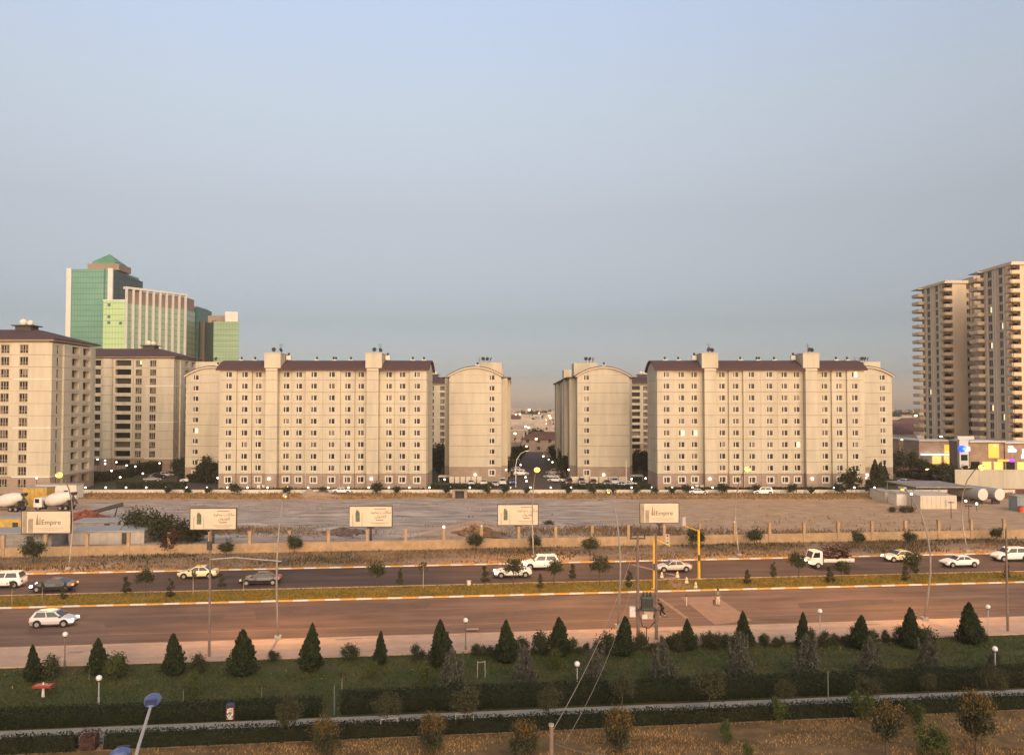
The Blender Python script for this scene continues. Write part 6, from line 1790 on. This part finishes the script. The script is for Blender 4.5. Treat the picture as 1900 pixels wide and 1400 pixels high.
MB().box(0, w, 0, 1.2, 0, p.z).obj('pylon', M['clad'], t)
MB().box(-.6, w + 1.6, -.2, 1.4, p.z + .005, p.z + 1.0).obj('cap', M['clad'], t)
MB().ball((.7, -.12, D(0, 832, 256).z), 1.15, 14, 8, .85).obj('blue_sign', M['sign_blue'], t, smooth=True)
MB().ball((.8, -1.0, D(0, 832, 256).z), .5, 10, 6).obj('cyan_mark', M['sign_cyan'], t)
MB().box(1.3, 3.0, -.3, -.1, D(0, 836, 256).z, D(0, 832, 256).z).box(2.6, 2.95, -.31, -.1, D(0, 832, 256).z, D(0, 828.5, 256).z).obj('white_sign', M['sign_white'], t)
MB().box(.4, w - .4, -.06, -.005, D(0, 854, 256).z, D(0, 843, 256).z).obj('dark_panel', M['car_glass'], t)
sl_ = [(1674, 816, 320, 0), (1697, 817, 320, 0), (1746, 810, 300, 0), (1726, 843, 300, 1), (1846, 827, 262, 0), (1874, 829, 262, 0), (1795, 867, 250, 1), (1745, 873, 240, 1), (1762, 876, 240, 1), (1721, 871, 240, 1)]
for i, (px, py, Y, k) in enumerate(sorted(sl_)):
    p = D(px, py, Y)
    t = thing('area_lamp', f'{nth(i)} small lit area lamp from the left before the high rise towers', 'lamp', (p.x, Y, 0), 0, 'lit area lamps before the towers')
    MB().tube([(0, 0, 0), (0, 0, p.z)], .08, 6).obj('post', M['pole_wood'], t)
    MB().frus((-.45, .45, -.3, .3), p.z, (-.2, .2, -.2, .2), p.z + .25).obj('lamp_head', emis(f'area_glow{i}', (1, .85, .55) if not k else (1, .6, .2), 1.4), t)

# ================================================================== the town beyond
M['far_wall'] = [mat(f'far_wall{k}', c, .9, .1, .2) for k, c in enumerate([(.50, .42, .34), (.42, .33, .26), (.56, .50, .43), (.36, .27, .21)])]
M['far_roof'] = mat('far_tile', (.16, .085, .07), .9, .15, .3)
M['far_win'] = mat('far_window', (.05, .045, .04), .3, 0)
def town_house(px, py, w, d, h, roof, label, win=3, lit=False, group='low houses of the town beyond'):
    p = G(px, py)
    t = thing('town_house', label, 'house', (p.x, p.y, 0), random.uniform(-.06, .06), group)
    m = M['far_wall'][int(abs(px) * 7 + h) % 4]
    MB().box(-w / 2, w / 2, 0, d, 0, h).obj('wall', m, t)
    if roof:
        MB().add([(-w / 2 - .6, -.6, h), (w / 2 + .6, -.6, h), (w / 2 + .6, d + .6, h), (-w / 2 - .6, d + .6, h), (-w / 2 + d * .4, d / 2, h + d * .28), (w / 2 - d * .4, d / 2, h + d * .28)], [(0, 1, 5, 4), (1, 2, 5), (2, 3, 4, 5), (3, 0, 4), (0, 3, 2, 1)]).obj('roof', M['far_roof'], t)
    else:
        MB().box(-w / 2 - .2, w / 2 + .2, -.2, d, h + .005, h + .6).obj('parapet', M['far_wall'][2], t)
        MB().box(-w * .2, w * .1, d * .3, d * .7, h + .6, h + 2.6).obj('stair_house', m, t)
    for k in range(win):
        x = (k + .5) * w / win - w / 2
        for zz in ([1.6] if h < 5 else [1.6, 4.8] if h < 9 else [1.6, 4.8, 8.0]):
            MB().box(x - .7, x + .7, -.06, -.005, zz - .7, zz + .8).obj('window', M['far_win'] if not (lit and k == 1) else M['pane_lit'], t)
    return t
H_ = [(1010, 838, 20, 12, 5.5, True, 'red roofed long house on the right of the central street end'), (965, 820, 22, 12, 6.5, False, 'flat roofed sand house on the left of the central street end'), (955, 806, 26, 14, 7, False, 'pale flat roofed house behind the street end at left'),
      (1006, 808, 24, 12, 6, False, 'wide pale block behind the red roofed house'), (980, 797, 30, 12, 8, False, 'cream block in the middle of the far town'), (1020, 796, 26, 14, 9, False, 'white stepped block at the right of the gap'), (942, 793, 30, 14, 8, True, 'brown roofed house at the left of the gap'), (1000, 786, 34, 14, 8, False, 'pale row in the far town centre'),
      (960, 780, 40, 16, 8, False, 'low tan row under the far trees'), (1025, 781, 30, 14, 10, False, 'white block by the far trees at right'),
      (1664, 838, 18, 12, 8, True, 'brown roofed house right of the end-on block'), (1690, 832, 20, 14, 8, True, 'dark gabled house left of the high rise towers'), (1678, 815, 24, 14, 8, True, 'second gabled house left of the towers'), (1702, 806, 26, 14, 8, True, 'grey roofed house nearest the far tower'), (1668, 800, 30, 14, 8, False, 'flat tan house beyond the gabled ones'), (1690, 792, 34, 14, 9, False, 'pale long block before the far trees at right'), (1715, 798, 30, 12, 7, False, 'low block at the foot of the far tower'),
      (1650, 788, 36, 14, 8, False, 'tan block far behind the right end-on block')]
for a in H_:
    town_house(*a, win=4, lit=(a[0] % 3 == 0))
FF = [leaf_mesh('foliage', crown_pts(5, 4, 4.5, 1100, s, 26, .24), .8, 'lf_far', .2) for s in (90, 91)]
FFT = trunk_mesh(3, .25, 4, 4, 19)
k_ = 0
for i, (px, py, s) in enumerate([(945, 777, 1.1), (958, 778, 1.2), (970, 776, 1.2), (984, 777, 1.3), (998, 776, 1.3), (1010, 777, 1.4), (1022, 775, 1.4), (1032, 776, 1.2), (990, 832, .9), (996, 826, .9), (1003, 820, .8), (950, 815, .8), (1660, 778, 1.3), (1672, 777, 1.3), (1684, 778, 1.2), (1698, 779, 1.2), (1708, 786, 1.0), (1663, 822, .9), (1712, 826, .8)]):
    p = G(px, py)
    side = 'in the gap beyond the central street' if px < 1500 else 'in the gap left of the high rise towers'
    if px > 1500 and k_ < 100: k_ = 100
    plant('town_tree', f'{nth(k_ % 100)} far tree of the town {side}', 'tree', 'far trees of the town', (p.x, p.y, 0), FF[i % 2], s, None, FFT)
    k_ += 1
# far skyline strips: tiny blocks that read as one mass near the horizon
b = MB()
g = random.Random(11)
for k in range(420):
    Y = g.uniform(1100, 3300)
    X = g.uniform(-.62, .62) * Y
    w, h = g.uniform(10, 34), g.uniform(5, 15)
    b.box(X - w / 2, X + w / 2, Y, Y + 14, 0, h)
o = tag(struct(b.obj('far_town', M['far_wall'][1]), 'stuff'), 'hazy mass of far buildings along the horizon', 'town')
x = []
for k in range(900):
    Y = g.uniform(800, 3200)
    X = g.uniform(-.62, .62) * Y
    c = crown_pts(9, 4, 4, 22, k, 5, .4) + np.array([X, Y, 0])
    x.append(c)
tag(struct(ob('far_wood', leaf_mesh('far_wood', np.concatenate(x), 4.0, 'lf_far', .1)), 'stuff'), 'far belt of trees merging along the horizon', 'woodland')
for i, (px, py, Y, r, k) in enumerate(sorted([(982, 760, 900, 1.3, 0), (975, 791, 520, .7, 0), (981, 793, 480, .7, 0), (956, 804, 420, .7, 0), (1019, 771, 700, .9, 0), (1021, 775, 640, .8, 0), (965, 768, 800, .8, 0), (957, 769, 760, .6, 1), (976, 828, 340, .5, 1), (995, 814, 380, .55, 1), (943, 768, 700, .5, 1), (1000, 766, 850, .7, 0), (1699, 771, 700, 1.3, 0), (1653, 784, 560, .6, 0), (1008, 846, 300, .35, 1)])):
    p = D(px, py, Y)
    t = thing('town_lamp', f'{nth(i)} lit lamp from the left in the far town', 'lamp', (p.x, Y, 0), 0, 'lit lamps of the far town')
    MB().tube([(0, 0, 0), (0, 0, max(.5, p.z))], r * .2, 5).obj('mast', M['pole_wood'], t)
    MB().ball((0, 0, max(.6, p.z)), r, 8, 5, .7).obj('lamp_head', M['town_glow'] if 'town_glow' in M else M.setdefault('town_glow', emis('town_glow', (1, .70, .30), 1.5)), t)
p = G(972, 836)
t = thing('gantry_pole', 'pale gantry with long arm over the far street', 'gantry', (p.x, p.y, 0))
MB().tube([(0, 0, 0), (0, 0, 8.5)], .28, 8).obj('post', M['white'], t); MB().tube([(-4, 0, 4.8), (4, 0, 4.8)], .18, 6).obj('arm', M['white'], t)

# ================================================================== haze
hz = bpy.data.materials.new('haze')
hz.use_nodes = True
t_ = hz.node_tree
t_.nodes.clear()
out = t_.nodes.new('ShaderNodeOutputMaterial')
pvn = t_.nodes.new('ShaderNodeVolumePrincipled')
pvn.inputs['Color'].default_value = (.86, .80, .74, 1)
pvn.inputs['Density'].default_value = HAZE
pvn.inputs['Anisotropy'].default_value = 0
t_.links.new(pvn.outputs[0], out.inputs['Volume'])
tag(struct(MB().box(-3850, 3850, -80, 3950, -1.2, 135).obj('haze', hz), 'stuff'), 'thin dusk haze over the whole town', 'haze')
